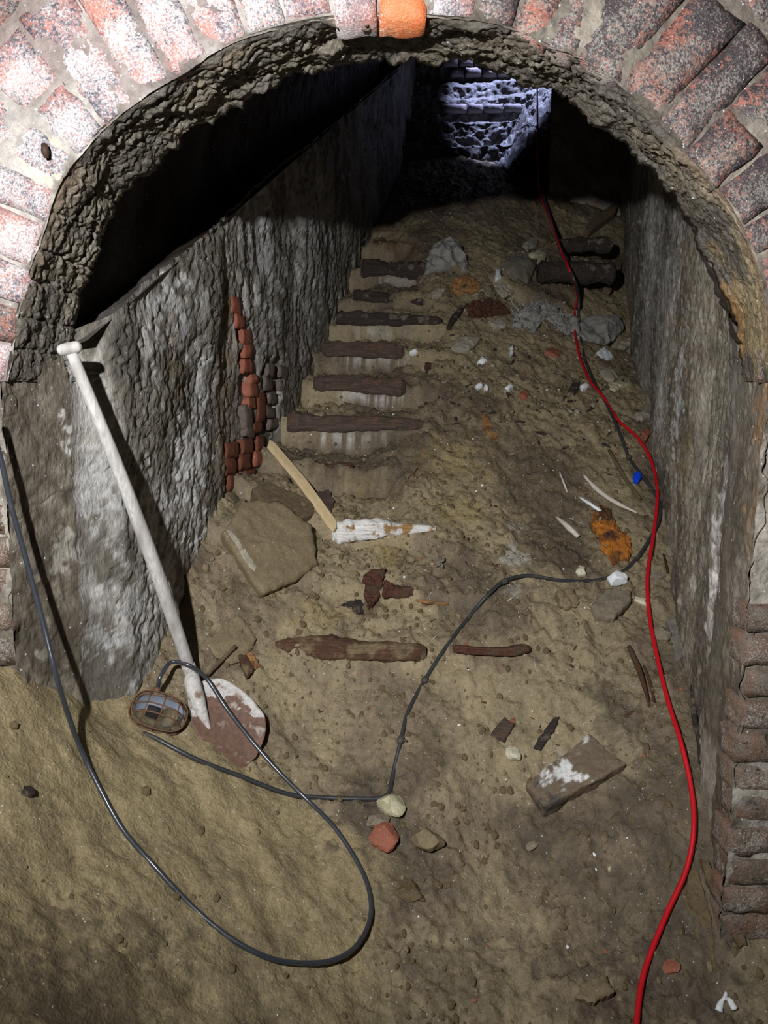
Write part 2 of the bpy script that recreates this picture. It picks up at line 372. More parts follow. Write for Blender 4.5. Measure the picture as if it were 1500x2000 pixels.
keep = (XX > XL(FF)-.13) & (XX < XR(FF)+.13) | (FF < 2.0)
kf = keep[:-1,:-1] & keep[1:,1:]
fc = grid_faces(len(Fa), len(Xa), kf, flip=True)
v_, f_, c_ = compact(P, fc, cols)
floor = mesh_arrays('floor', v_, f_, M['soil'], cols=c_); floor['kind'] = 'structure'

# ------------------------------------------------------------ arch curves: front edge in plane F=1.80, back edge about F=2.02
FR, BK = 1.80, 2.02
front_px = [(1502,738),(1500,650),(1495,590),(1480,520),(1450,450),(1385,350),(1315,275),(1230,185),(1175,135),(1060,88),(1000,55),(850,34),(760,30),(600,42),(520,62),(457,83),(360,145),(270,200),(200,252),(115,370),(88,450),(60,520),(38,600),(25,680),(15,738)]
back_px = [(1456,738),(1452,700),(1443,628),(1414,559),(1390,496),(1355,432),(1335,405),(1280,332),(1230,282),(1160,225),(1110,187),(1060,163),(980,135),(870,107),(750,100),(640,125),(560,150),(450,200),(340,272),(245,350),(215,425),(185,498),(156,558),(142,626),(134,665),(128,738)]
def polar(pts, th):
    cx, cy = 770, 745
    a = np.array([math.atan2(cy-y, x-cx) for x, y in pts]); r = np.array([math.hypot(x-cx, cy-y) for x, y in pts])
    a[0] = min(a[0], .0); a[-1] = max(a[-1], math.pi)
    rr = np.interp(th, a, r); k = np.hanning(31); k /= k.sum()
    rr = np.convolve(np.pad(rr, 15, mode='edge'), k, mode='valid')
    return np.c_[cx+rr*np.cos(th), cy-rr*np.sin(th)]
NT = 900
TH = np.linspace(0, math.pi, NT)
fc_px, bc_px = polar(front_px, TH), polar(back_px, TH)
FC = np.array([atF(x, y, FR) for x, y in fc_px]); BC = np.array([atF(x, y, BK) for x, y in bc_px])
def tang(Cv):
    t = np.gradient(Cv, axis=0); return t/np.linalg.norm(t, axis=1)[:,None]
# soffit strip with lumpy render
NV = 74
tv = np.linspace(-.0, 1.0, NV)
S = FC[:,None,:]*(1-tv[None,:,None])+BC[:,None,:]*tv[None,:,None]
tu = tang(FC); dv = BC-FC; nn = np.cross(tu, dv); nn /= np.linalg.norm(nn, axis=1)[:,None]
ctr = np.array([.03, FR, .05]); sgn = np.sign(((ctr-FC)*nn).sum(1)); nn *= sgn[:,None]      # towards the opening
arc = np.r_[0, np.cumsum(np.linalg.norm(np.diff(FC, axis=0), axis=1))]
A2, T2 = np.meshgrid(arc, tv*.24, indexing='ij')
wv = .3*fbm(A2*30, T2*30, s=70, oct=2)
l1, l2, lc = worley(A2*38+wv*2, T2*85+wv*3, 71)
k1, k2, kc = worley(A2*85, T2*140, 72)
left = sst(arc[-1]*.45, arc[-1]*.6, A2)                     # rougher on the left half
amp = np.interp(arc, [0,.3,.6,1.2,1.6,2.2,arc[-1]], [.35,.6,.9,1.0,1.0,.9,.55])[:,None]
edge = sst(0, .10, tv)[None,:]
disp = (.010*fbm(A2*9, T2*14, s=73, oct=3)+.011*np.clip(.75-l1, 0, 1)*(.35+lc)+.004*np.clip(.7-k1, 0, 1)+.006*fbm(A2*28, T2*50, s=74, oct=3))*amp*edge
# course joints showing through at the left springing and the crown
for aj in list(arc[-1]-np.array([.0,.075,.15,.235,.31,.40,.49]))+[1.32,1.40]:
    disp -= .008*np.exp(-((A2-aj+.01*fbm(A2*0+3, T2*30, s=75, oct=2))/.004)**2)
crack = 1-np.abs(fbm(A2*7, T2*9, s=76, oct=3))*6
disp -= .010*np.clip(crack-.5, 0, 1)*edge
disp -= .012*(1-edge)**2*.4
S = S+nn[:,None,:]*disp[...,None]
ed = (.016*fbm(arc*14, arc*0, s=78, oct=4))[:,None]*sst(.7, 1, tv)[None,:]
S[...,1] += ed; S += nn[:,None,:]*(np.abs(ed)*.5)[...,None]
cs = np.zeros((NT, NV, 3)); g0, g1, g2 = np.array(srgb(84,79,70)), np.array(srgb(122,100,78)), np.array(srgb(150,134,100))
nz = fbm(A2*6, T2*10, s=79, oct=4)
t = sst(-.2, .6, nz)[...,None]; cs[:] = g0*(1-t)+np.array(srgb(106,99,86))*t
t = (sst(.5, .0, A2/arc[-1]*1.6)*sst(-.3, .4, nz+ .2))[...,None]*.75; cs = cs*(1-t)+g2*t
red = (sst(.30, .0, tv)[None,:]*sst(-.1, .5, nz)*sst(.95, .8, A2/arc[-1]))[...,None]*.5; cs = cs*(1-red)+g1*red
ob = (sst(.5, 1, tv)[None,:]*sst(.17, .08, A2/arc[-1])*sst(-.5, .3, nz))[...,None]*.7; cs = cs*(1-ob)+np.array(srgb(150,110,62))*ob
# back return so the arch has thickness behind
R1 = S[:,-1,:]+np.array([0,.04,0])-nn*.01; R2 = S[:,-1,:]-nn*.14+np.array([0,.05,0])
S = np.concatenate([S, R1[:,None], R2[:,None]], 1); cs = np.concatenate([cs, cs[:,-1:], cs[:,-1:]], 1)
# lower end cap at left springing
Pq = S.reshape(-1, 3).copy(); Pq[:,2] += ZC
soff = mesh_arrays('trim_1', Pq, grid_faces(NT, NV+2), M['plaster_lump'], cols=cs.reshape(-1, 3)); soff['kind'] = 'structure'
capn = 12
capv = [S[-1, :NV, :]-nn[-1]*(k/capn)*.05+np.array([0,0,-.004*math.sin(math.pi*k/capn)]) for k in range(capn+1)]
capv = np.array(capv); cc = np.broadcast_to(cs[-1, :NV][None], capv.shape).copy(); cv = capv.reshape(-1, 3).copy(); cv[:,2] += ZC
cap = mesh_arrays('trim_2', cv, grid_faces(capn+1, NV), M['plaster_lump'], cols=cc.reshape(-1, 3)); cap['kind'] = 'structure'

# ------------------------------------------------------------ jamb reveals under the springing (left recessed 2 cm, right flush)
def strip(name, fpx, bpx, Fb, push, mat, c0, c1, stains=(), sd=0):
    ys = np.linspace(0, 1, 330); k = np.linspace(0, 1, len(fpx)); kb = np.linspace(0, 1, len(bpx))
    fp = np.c_[np.interp(ys, k, [p[0] for p in fpx]), np.interp(ys, k, [p[1] for p in fpx])]
    bp = np.c_[np.interp(ys, kb, [p[0] for p in bpx]), np.interp(ys, kb, [p[1] for p in bpx])]
    A = np.array([atF(x, y, FR) for x, y in fp]); B = np.array([atF(x, y, Fb) for x, y in bp])
    tt = np.linspace(0, 1, 50); G = A[:,None]*(1-tt[None,:,None])+B[:,None]*tt[None,:,None]
    X_, F_, H_ = G[...,0], G[...,1], G[...,2]
    d = .007*fbm(F_*9, H_*7, s=81+sd, oct=4)+.003*fbm(F_*40, H_*30, s=82+sd, oct=3)
    cr = 1-np.abs(fbm(F_*6, H_*6, s=83+sd, oct=3))*9; d -= .006*np.clip(cr-.5, 0, 1)
    d += .010*fbm(H_*22, H_*0, s=84+sd, oct=2)*sst(.25, 0, tt)[None,:]
    G[...,0] += push*(d+.0)
    t = sst(-.3, .6, fbm(F_*5, H_*5, s=85+sd, oct=4, gain=.65))[...,None]
    cc = np.array(c0)*(1-t)+np.array(c1)*t
    Pp = G.reshape(-1, 3).copy(); cc = cc.reshape(-1, 3).copy()
    for (px, py, Fs, r, c, kk) in stains: patch(cc, Pp, atF(px, py, Fs), r, c, kk, s=int(px+py), fr=24, sy=1.8)
    Pp[:,2] += ZC
    o = mesh_arrays(name, Pp, grid_faces(330, 50), mat, cols=cc); o['kind'] = 'structure'; return G
JL = strip('trim_3', [(-2,720),(5,900),(18,1100),(30,1300),(45,1600)], [(126,700),(136,800),(146,1000),(158,1200),(172,1600)], 1.98, 1, M['plaster'],
      srgb(96,88,76), srgb(128,120,106), [(140,830,1.95,.05,W_,.7),(135,1080,1.95,.05,GW,.6),(60,1250,1.9,.06,GW,.5),(150,1330,1.95,.06,GW,.6)], 0)
JR = strip('trim_4', [(1504,720),(1488,900),(1462,1230),(1436,1500),(1405,1850)], [(1457,700),(1449,800),(1424,1100),(1403,1400),(1372,1900)], 2.02, -1, M['plaster'],
      srgb(100,92,80), srgb(132,124,112), [(1445,1450,1.9,.05,W_,.8),(1430,1560,1.9,.05,W_,.7),(1480,800,1.85,.08,srgb(140,104,64),.6),(1470,1000,1.85,.08,srgb(130,104,74),.5)], 5)

# ------------------------------------------------------------ front brick face: mortar bed and single bricks
bot_l = np.array([atF(-2 if y < 780 else 5+(y-780)*.045, y, FR) for y in np.linspace(745, 1900, 240)])
bot_r = np.array([atF(1502-(y-740)*.088, y, FR) for y in np.linspace(745, 1980, 240)])
EC = np.concatenate([bot_r[::-1], FC, bot_l])                # right foot -> crown -> left foot
TE = tang(EC); NO = np.c_[TE[:,2], np.zeros(len(EC)), -TE[:,0]]; NO *= np.sign(((EC-ctr)*NO).sum(1))[:,None]
kk = np.hanning(61); kk /= kk.sum()
NO = np.c_[[np.convolve(np.pad(NO[:,i], 30, mode='edge'), kk, mode='valid') for i in range(3)]].T; NO /= np.linalg.norm(NO, axis=1)[:,None]
NE = 110; ov = np.linspace(0, 1, NE)**1.3*1.0
B = EC[:,None]+NO[:,None]*ov[None,:,None]
bx, bz = B[...,0], B[...,2]
B[...,1] = FR+.001+.007*fbm(bx*7, bz*7, s=90, oct=3)+.0035*fbm(bx*45, bz*45, s=91, oct=3)
t = sst(-.3, .5, fbm(bx*5, bz*5, s=92, oct=4))[...,None]
leftw = sst(.25, -.35, bx)[...,None]
cb = (np.array(srgb(112,104,94))*(1-t)+np.array(srgb(150,142,128))*t)*(1-leftw)+(np.array(srgb(132,120,114))*(1-t)+np.array(srgb(172,166,158))*t)*leftw
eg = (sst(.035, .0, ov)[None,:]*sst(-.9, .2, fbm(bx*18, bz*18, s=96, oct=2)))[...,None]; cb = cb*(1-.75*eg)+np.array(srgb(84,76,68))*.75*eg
low = sst(.1, -.2, bz)[...,None]; cb = cb*(1-low)+(np.array(srgb(104,96,84))*(1-t)+np.array(srgb(160,154,142))*t)*low
Pb = B.reshape(-1, 3).copy(); cb = cb.reshape(-1, 3).copy()
patch(cb, Pb, atF(95,297,FR), .07, srgb(206,200,170), .9, s=5, fr=30)
Pb[:,2] += ZC
wf = mesh_arrays('wall_front', Pb, grid_faces(len(EC), NE), M['mortar'], cols=cb); wf['kind'] = 'structure'

def brick(quad, proud, depth, mat, parent, name='brick', nx=7, ny=4, rgh=.004, rnd=.008, seed=0, axis=(0,-1,0)):
    """quad: four world corners (a,b,c,d) of the visible face; a worn brick with rounded arrises and a pitted face"""
    q = np.array(quad, float); ax = np.array(axis, float)
    U, Vv = np.meshgrid(np.linspace(0, 1, nx), np.linspace(0, 1, ny), indexing='ij')
    Pm = (q[0]*((1-U)*(1-Vv))[...,None]+q[1]*(U*(1-Vv))[...,None]+q[2]*(U*Vv)[...,None]+q[3]*((1-U)*Vv)[...,None])
    e = np.minimum(np.minimum(U, 1-U)*np.linalg.norm(q[1]-q[0]), np.minimum(Vv, 1-Vv)*np.linalg.norm(q[3]-q[0]))
    hgt = proud-rnd*(1-sst(0, .018, e)); nzz = fbm(Pm[...,0]*28+seed, Pm[...,1]*28, Pm[...,2]*28+seed*3, s=93, oct=3)
    Pm = Pm+ax*(hgt+rgh*nzz)[...,None]
    side = .004*np.stack([vn(U*4+seed, Vv*4, 3.1*i, s=94+i) for i in range(3)], -1)*(e < .003)[...,None]; Pm = Pm+side
    idx = np.arange(nx*ny).reshape(nx, ny)
    ring = list(idx[:,0])+list(idx[-1,1:])+list(idx[-2::-1,-1])+list(idx[0,-2:0:-1])
    top = Pm.reshape(-1, 3); bot = top[ring]-ax*depth
    V_ = np.r_[top, bot]; V_[:,2] += ZC
    fs = [[idx[i,j], idx[i+1,j], idx[i+1,j+1], idx[i,j+1]] for i in range(nx-1) for j in range(ny-1)]
    n0 = nx*ny; L = len(ring)
    fs += [[ring[k], n0+k, n0+(k+1)%L, ring[(k+1)%L]] for k in range(L)]
    c = V_.mean(0); o = mesh_arrays(name, V_-c, np.array(fs), mat, smooth=True); o.location = c
    bpy.context.view_layer.update() if False else None
    o.parent = parent
    return o
def vis(p, mar=60):
    d = np.array(p)-np.array([0,0,0]); up = d[1]*SP+d[2]*CP; z = d[1]*CP-d[2]*SP
    if z < .05: return False
    x, y = 750+d[0]/z*1500, 1000-up/z*1500
    return -mar < x < 1500+mar and -mar < y < 2000+mar
arcE = np.r_[0, np.cumsum(np.linalg.norm(np.diff(EC, axis=0), axis=1))]
def eAt(s):
    p = np.array([np.interp(s, arcE, EC[:,i]) for i in range(3)]); n = np.array([np.interp(s, arcE, NO[:,i]) for i in range(3)])
    return p, n/np.linalg.norm(n)
sa0, sa1 = arcE[240], arcE[240+NT-1]
s = sa0-.02; k = 0
def pick(X, k):
    if -.03 < X < .115: return M['brickC']
    if X < -.03: return M['brickL'] if random.random() < .88 else M['brickR']
    return M['brickR'] if (X > .38 or random.random() < .6) else M['brickL']
def ringrow(s0, s1, o0, o1, pitch, gap, prob_half, sd):
    s = s0; k = 0; R = random.Random(sd)
    while s < s1:
        w_ = pitch*R.uniform(.8, 1.3); e0, e1 = s, s+w_-gap*R.uniform(.6, 1.3)
        # pitch is measured at the inner offset of the ring
        (p0, n0), (p1, n1) = eAt(e0), eAt(e1)
        split = R.random() < prob_half
        a0 = o0+R.uniform(0, .012); a1 = o1+R.uniform(-.03, .005)
        if o0 < .01 and -.03 < p0[0] < .115: a0 = -.012; split = False
        spans = [(a0, a1)] if not split else [(a0, (a0+a1)/2-.006), ((a0+a1)/2+.006, a1)]
        for (b0, b1) in spans:
            # keep joint width even as the ring opens outwards
            sh = .5*gap*0
            q = [p0+n0*b0, p1+n1*b0, p1+n1*b1, p0+n0*b1]; c = sum(q)/4
            if vis(c, 140):
                o = brick([q[0], q[3], q[2], q[1]], R.uniform(.004, .011), .07, pick(c[0], k), wf, seed=R.random()*50, nx=13, ny=6, rgh=.0045, rnd=.007)
        s += w_; k += 1
ringrow(sa0+.0, sa1-.005, .002, .29, .088, .007, .15, 3)
ringrow(sa0-.05, sa1+.02, .297, .56, .070, .007, .35, 4)
ringrow(sa0+.05, sa1-.1, .567, .82, .062, .006, .3, 5)
# coursed jamb bricks
def jamb(side, y0, y1, sd):
    R = random.Random(sd); H = atF(750, y0, FR)[2]; H1 = atF(750, y1, FR)[2]; k = 0
    while H > H1:
        h = R.uniform(.066, .076); edgepts = bot_l if side < 0 else bot_r
        i = np.argmin(np.abs(edgepts[:,2]-(H-h/2))); xe = edgepts[i,0]+side*R.uniform(-.004, .012)
        x = xe; 
        for L_ in ((.12, .25) if k % 2 else (.25, .12)):
            q = [(x, FR, H), (x+side*L_, FR, H+R.uniform(-.003,.003)), (x+side*L_, FR, H-h), (x, FR, H-h)]
            brick(q if side > 0 else q, R.uniform(.004, .018), .08, M['brickJ'], wf, seed=R.random()*50, nx=8, ny=5, rgh=.006, rnd=.012)
            x += side*(L_+.011)
        H -= h+R.uniform(.008, .013); k += 1
jamb(-1, 985, 1330, 8); jamb(1, 1180, 1830, 9)

# ------------------------------------------------------------ passage walls and vault
def wallmesh(name, side, F0, F1, stains, c0, c1, c2, sd):
    Fs = []; f = F0
    while f < F1: Fs.append(f); f += .009 if f < 3.2 else .016
    Fs = np.array(Fs+[F1]); NVv = 260
    xc = XL(Fs) if side > 0 else XR(Fs)
    hb = ramp(xc, Fs)-.22; ht = HS(Fs) if side > 0 else HS(Fs)
    vv = np.linspace(0, 1, NVv); F_ = np.repeat(Fs[:,None], NVv, 1); H_ = hb[:,None]*(1-vv)+ht[:,None]*vv
    near = sst(2.90, 2.80, F_+.03*fbm(H_*8, H_*0, s=99, oct=3)) if side > 0 else 0*F_
    d = .016*fbm(F_*3.0, H_*2.4, s=100+sd, oct=2)+.0042*fbm(F_*16, H_*12, s=101+sd, oct=4, gain=.6)+.0030*fbm(F_*60, H_*34, s=102+sd, oct=3, gain=.65)
    pt_ = sst(.45, .7, fbm(F_*34, H_*20, s=109+sd, oct=2)); d = d-.006*pt_
    cr = 1-np.abs(fbm(F_*6, H_*4, s=103+sd, oct=4))*8
    d -= .011*np.clip(cr-.45, 0, 1)*sst(-.2, .5, fbm(F_*2.5, H_*2.5, s=104+sd, oct=2))
    st = fbm(F_*26, H_*5, s=105+sd, oct=3); d += .0045*st*sst(2.7, 3.0, F_) if side > 0 else .0022*st
    d += .018*near
    if side > 0:                                             # broken plaster edge laying the brickwork bare
        hole = np.zeros_like(F_)
        for (px, py, rr) in [(470,900,.085),(455,935,.07),(500,870,.07),(470,650,.05),(477,700,.05),(480,750,.05),(465,610,.04),(530,750,.10),(520,810,.09),(545,715,.06),(490,830,.06)]:
            q = hitL(px, py); hole = np.maximum(hole, sst(1.25, .8, np.hypot(F_-q[1], (H_-q[2])/1.0)/rr+.25*fbm(F_*20, H_*20, s=106, oct=2)))
        d = d*(1-.85*hole)-.022*hole
    JJ = JL if side > 0 else JR; jx, jh = JJ[:,-1,0], JJ[:,-1,2]; o_ = np.argsort(jh)
    bcx, bch = (BC[-170:,0], BC[-170:,2]) if side > 0 else (BC[:170,0], BC[:170,2])
    allh = np.r_[jh, bch]; allx = np.r_[jx, bcx]; o_ = np.argsort(allh); xst = np.interp(H_, allh[o_], allx[o_])
    bl_ = sst(F0, F0+.16, F_); X_ = (xc[:,None]+side*d)*bl_+xst*(1-bl_)
    n5 = fbm(F_*4, H_*2.6, s=107+sd, oct=5, gain=.62); n6 = fbm(F_*24, H_*6, s=108+sd, oct=4, gain=.6)
    t = sst(-.4, .6, n5)[...,None]; cc = np.array(c0)*(1-t)+np.array(c1)*t
    t = (sst(.15, .8, n6+n5*.6)*.6)[...,None]; cc = cc*(1-t)+np.array(c2)*t
    Pp = np.c_[X_.ravel(), F_.ravel(), H_.ravel()]; cc = cc.reshape(-1, 3).copy()
    for (p, r, c, kk_, sy) in stains: patch(cc, Pp, p, r*(1.35 if c is LW else 1), c, kk_, s=int(abs(p[2]*1000))+sd, fr=26, sx=3, sy=sy)
    Pp[:,2] += ZC
    o = mesh_arrays(name, Pp, grid_faces(len(Fs), NVv, flip=(side > 0)), M['plaster'], cols=cc); o['kind'] = 'structure'; return o
LW = srgb(212,212,210); LD = srgb(84,80,76); BR = srgb(122,106,80)
stL = [(hitL(370,900), .13, LW, .85, 1.3),(hitL(375,1010), .10, LW, .8, 1.2),(hitL(300,1000), .10, LW, .5, 1.4),(hitL(330,620), .12, LW, .55, 1.3),(hitL(390,780), .07, LW, .6, 2),
       (hitL(200,950), .08, LW, .5, 1.4),(hitL(255,1200), .10, LW, .55, 1.5),(hitL(320,1130), .09, LW, .6, 1.2),(hitL(190,1270), .07, LW, .5, 1.3),(hitL(240,690), .10, LD, .7, 1),(hitL(230,1050), .06, LD, .6, 1),(hitL(230,560), .1, LD, .4, 1),
       (hitL(330,700), .10, BR, .55, 1.6),(hitL(440,600), .10, BR, .6, 4),(hitL(440,760), .10, BR, .65, 3),(hitL(430,850), .08, BR, .6, 3),(hitL(520,500), .22, LW, .55, 1.6),(hitL(600,470), .25, LW, .45, 1.6),(hitL(650,560), .15, LW, .35, 2),
       (hitL(570,650), .15, LD, .35, 2),(hitL(620,740), .10, BR, .5, 1)]
wl = wallmesh('wall_left', 1, 1.978, 7.7, stL, srgb(112,107,96), srgb(158,154,146), srgb(182,180,174), 0)
def hitR(px, py):
    d = ray(px, py); k = d[0]/d[1]; F = (.884-.2185*1.88)/(k-.2185); return d*(F/d[1])
stR = [(hitR(1395,1080), .07, W_, .85, 3.2),(hitR(1388,1200), .06, W_, .8, 2.5),(hitR(1345,860), .10, BR, .55, 3),(hitR(1330,700), .25, BR, .5, 2.5),(hitR(1350,1150), .06, BR, .4, 3),
       (hitR(1270,500), .5, LW, .4, 1.5),(hitR(1300,620), .3, LW, .35, 2),(hitR(1410,950), .04, LW, .6, 2.5),(hitR(1330,760), .1, LW, .5, 2.5),(hitR(1425,800), .12, LD, .5, 3),(hitR(1280,640), .2, LD, .35, 2),(hitR(1375,1350), .08, LD, .4, 2),
       (hitR(1355,1120), .06, W_, .5, 2),(hitR(1300,950), .12, LD, .3, 2.5)]
wr = wallmesh('wall_right', -1, 2.018, 6.35, stR, srgb(104,97,86), srgb(140,132,116), srgb(164,158,146), 40)
# ledge lines of the vault springing + vault
Fs = np.linspace(1.99, 6.35, 240); ang = np.linspace(0, math.pi, 120)
ang = np.r_[0, .004, .012, ang[1:-1], math.pi-.012, math.pi-.004, math.pi]
cx_ = (XL(Fs)+XR(Fs))/2; hw = (XR(Fs)-XL(Fs))/2+.012
Fv, Av = np.meshgrid(Fs, ang, indexing='ij')
dd = .014*fbm(Fv*5, Av*4, s=120, oct=4)+.006*fbm(Fv*26, Av*18, s=121, oct=3)
am = np.minimum(Av, math.pi-Av); rec = .17*sst(-.0, .013, am)
Xv = cx_[:,None]-(hw[:,None]-.03+rec+dd*(Av > .02))*np.cos(Av); Hv = HS(Fv)-.012+(.88+dd)*np.sin(Av)-.09*sst(0, .013, am)*(1-sst(.05, .35, am))  # springing set back and dipped to keep it in the arch's shade
cvv = np.array(srgb(74,67,60))*np.ones(Fv.shape+(1,))+.04*fbm(Fv*6, Av*5, s=122, oct=4)[...,None]  # even dark tone also stands in for shade behind the arch lip
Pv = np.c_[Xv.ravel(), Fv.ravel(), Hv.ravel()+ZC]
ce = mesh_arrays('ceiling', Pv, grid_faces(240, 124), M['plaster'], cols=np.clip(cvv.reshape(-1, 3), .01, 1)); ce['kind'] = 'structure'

# ------------------------------------------------------------ far end: cross wall, steep masonry ledges under the daylight shaft
def gridplane(name, P0, U, Vv, nu, nv, nrm, amp, c0, c1, sd, kind='structure', mat='plaster'):
    u, v = np.meshgrid(np.linspace(0,1,nu), np.linspace(0,1,nv), indexing='ij'); P0, U, Vv, nrm = map(np.array, (P0, U, Vv, nrm))
    G = P0+U*u[...,None]+Vv*v[...,None]; d = amp*fbm(G[...,0]*5+G[...,1]*5, G[...,2]*5, s=sd, oct=5, gain=.6); G = G+nrm*d[...,None]
    t = sst(-.4, .6, fbm(G[...,0]*4+G[...,1]*4, G[...,2]*4, s=sd+1, oct=4))[...,None]; cc = np.array(c0)*(1-t)+np.array(c1)*t
    Q = G.reshape(-1,3).copy(); cc = cc.reshape(-1,3).copy(); return Q, cc, (nu, nv)
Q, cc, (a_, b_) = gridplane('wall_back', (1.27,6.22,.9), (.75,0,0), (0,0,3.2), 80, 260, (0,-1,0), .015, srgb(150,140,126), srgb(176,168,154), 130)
patch(cc, Q, atF(1080,400,6.2), .07, srgb(150,86,76), .7, 3, 20); patch(cc, Q, atF(1165,405,6.2), .08, srgb(150,92,80), .5, 4, 20); patch(cc, Q, atF(1120,430,6.2), .12, BR, .5, 4, 10)
Q[:,2] += ZC
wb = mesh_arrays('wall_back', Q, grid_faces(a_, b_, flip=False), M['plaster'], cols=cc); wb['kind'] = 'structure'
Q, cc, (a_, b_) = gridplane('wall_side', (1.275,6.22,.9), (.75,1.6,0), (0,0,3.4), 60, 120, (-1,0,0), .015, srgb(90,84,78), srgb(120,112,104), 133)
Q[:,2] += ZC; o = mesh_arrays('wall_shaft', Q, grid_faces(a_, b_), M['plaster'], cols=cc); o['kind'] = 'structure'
led = [(6.3,1.5),(6.5,1.86),(6.62,1.9),(6.64,2.08),(6.78,2.12),(6.80,2.32),(6.95,2.36),(6.97,2.56),(7.09,2.62),(7.11,2.73),(7.20,2.80),(7.22,3.7)]
lf = np.array([l[0] for l in led]); lh = np.array([l[1] for l in led])
la = np.r_[0, np.cumsum(np.hypot(np.diff(lf), np.diff(lh)))]
ss = np.linspace(0, la[-1], 330); xs = np.linspace(.05, 2.0, 250); S2, X2 = np.meshgrid(ss, xs, indexing='ij')
wob = .02*fbm(X2*4, S2*2, s=140, oct=3)
F2 = np.interp(S2+wob, la, lf)+.05*((X2-.7)/.6)**2*-1+.012*fbm(X2*22, S2*22, s=141, oct=3); H2 = np.interp(S2+wob, la, lh)+.014*fbm(X2*12, S2*14, s=142, oct=3)+.05*((X2-.65)/.6)**2
pile = sst(.82, 1.30, X2)*np.clip(3.0-F2*0-.0, 0, 1)
hp = 2.12+.93*np.clip(X2-.78, -.4, 1.2)-(7.0-F2)*.75+.05*fbm(X2*7, F2*7, s=149, oct=3)
H2 = np.maximum(H2, hp+.035*fbm(X2*18, S2*18, s=143, oct=4, gain=.6))
cf = np.array(srgb(112,108,104))+.05*fbm(X2*8, S2*8, s=144, oct=4)[...,None]
o = mesh_arrays('wall_far', np.c_[X2.ravel(), F2.ravel(), H2.ravel()+ZC], grid_faces(330, 250, flip=True), M['mortar'], cols=np.clip(cf.reshape(-1,3), .02, 1)); o['kind'] = 'structure'
wfar = o; R = random.Random(4)
for row, H in enumerate((2.835, 2.915, 2.995, 3.075)):
    x = .45+(.06 if row % 2 else 0)
    while x < 1.6:
        L_ = R.uniform(.11, .135)
        if not (row == 0 and R.random() < .15):
            brick([(x,7.19,H+.066),(x+L_,7.19,H+.066),(x+L_,7.19,H),(x,7.19,H)], R.uniform(.0,.025)+.02, .07, M['brickFar'], wfar, nx=5, ny=4, seed=R.random()*9)
        x += L_+.014
x = .5
while x < 1.1:
    L_ = R.uniform(.11, .2); brick([(x,6.95,2.52),(x+L_,6.95,2.52),(x+L_,6.95,2.455),(x,6.95,2.455)], .03, .07, M['brickFar'], wfar, nx=5, ny=4, seed=x); x += L_+.015

# bare bricks in the left wall
def wallbrick(px, py, w_, h_, mat, tilt=0.0, proud=.012):
    c = hitL(px, py, -.004); u = np.array([.2, 1, 0])/math.hypot(.2, 1); ct, st_ = math.cos(tilt), math.sin(tilt)
    z = np.array([0,0,1.]); a = u*ct+z*st_; b = z*ct-u*st_
    q = [c-a*w_/2+b*h_/2, c+a*w_/2+b*h_/2, c+a*w_/2-b*h_/2, c-a*w_/2-b*h_/2]
    return brick(q, proud, .05, mat, wl, nx=8, ny=6, rgh=.003, rnd=.005, seed=px+py*.7, axis=(.98,-.196,0))
R = random.Random(11)
for (px, py, h_) in [(455,597,.062),(463,628,.05),(476,658,.06),(480,686,.055),(478,715,.055),(493,740,.035),(490,762,.055),(486,788,.045)]:
    wallbrick(px, py, .095, h_, M['brickW'], R.uniform(-.05,.05), .018)
for (px, py, w_, m2) in [(450,880,.13,'brickB'),(480,872,.12,'brickB'),(505,866,.09,'brickB'),(447,912,.12,'brickB'),(475,902,.12,'brickB'),(502,896,.10,'brickW'),(455,942,.13,'brickB'),(485,932,.12,'brickB'),(510,928,.07,'brickG')]:
    wallbrick(px, py, w_, .062, M[m2], -.03, .014)
for (px, py, w_, h_, m2) in [(506,795,.09,.12,'brickB'),(525,722,.09,.055,'brickG'),(550,728,.12,.055,'brickG'),(520,750,.10,.055,'brickG'),(550,755,.12,.05,'brickG'),(528,778,.10,.05,'brickG'),(550,782,.10,.05,'brickG'),(524,805,.12,.05,'brickG'),(480,815,.09,.10,'brickG'),(522,722,.04,.035,'brickW'),(498,835,.10,.04,'brickB'),(530,828,.11,.045,'brickG'),(552,810,.08,.05,'brickG'),(483,842,.10,.05,'brickG')]:
    wallbrick(px, py, w_, h_, M[m2], R.uniform(-.1,.1), .016)

# ------------------------------------------------------------ building blocks for loose things
def fin(name, verts, faces, mat, parent=None, smooth=True, cols=None):
    v = np.array(verts, float); c = v.mean(0); o = mesh_arrays(name, v-c, faces, mat, smooth=smooth, cols=cols); o.location = c+np.array([0,0,ZC])
    return o
def tris_quads(name, V_, fs, mat, smooth=True):
    me = bpy.data.meshes.new(name); V_ = np.array(V_, float); c = V_.mean(0)
    me.from_pydata([tuple(p) for p in V_-c], [], [tuple(int(i) for i in f) for f in fs]); me.materials.append(mat)
    me.polygons.foreach_set('use_smooth', [smooth]*len(me.polygons)); me.update()
    o = bpy.data.objects.new(name, me); C.objects.link(o); o.location = (c[0], c[1], c[2]+ZC); return o
_ico = {}
def ico(sub):
    if sub not in _ico:
        bm = bmesh.new(); bmesh.ops.create_icosphere(bm, subdivisions=sub, radius=1); bm.verts.ensure_lookup_table()
        _ico[sub] = (np.array([v.co[:] for v in bm.verts]), np.array([[v.index for v in f_.verts] for f_ in bm.faces])); bm.free()
    return _ico[sub]
def frame(n, rot=0.0):
    n = Vector(n).normalized(); x = Vector((1,0,0)); x = (x-n*x.dot(n)).normalized(); y = n.cross(x)
    a = x*math.cos(rot)+y*math.sin(rot); b = y*math.cos(rot)-x*math.sin(rot); return np.array(a), np.array(b), np.array(n)
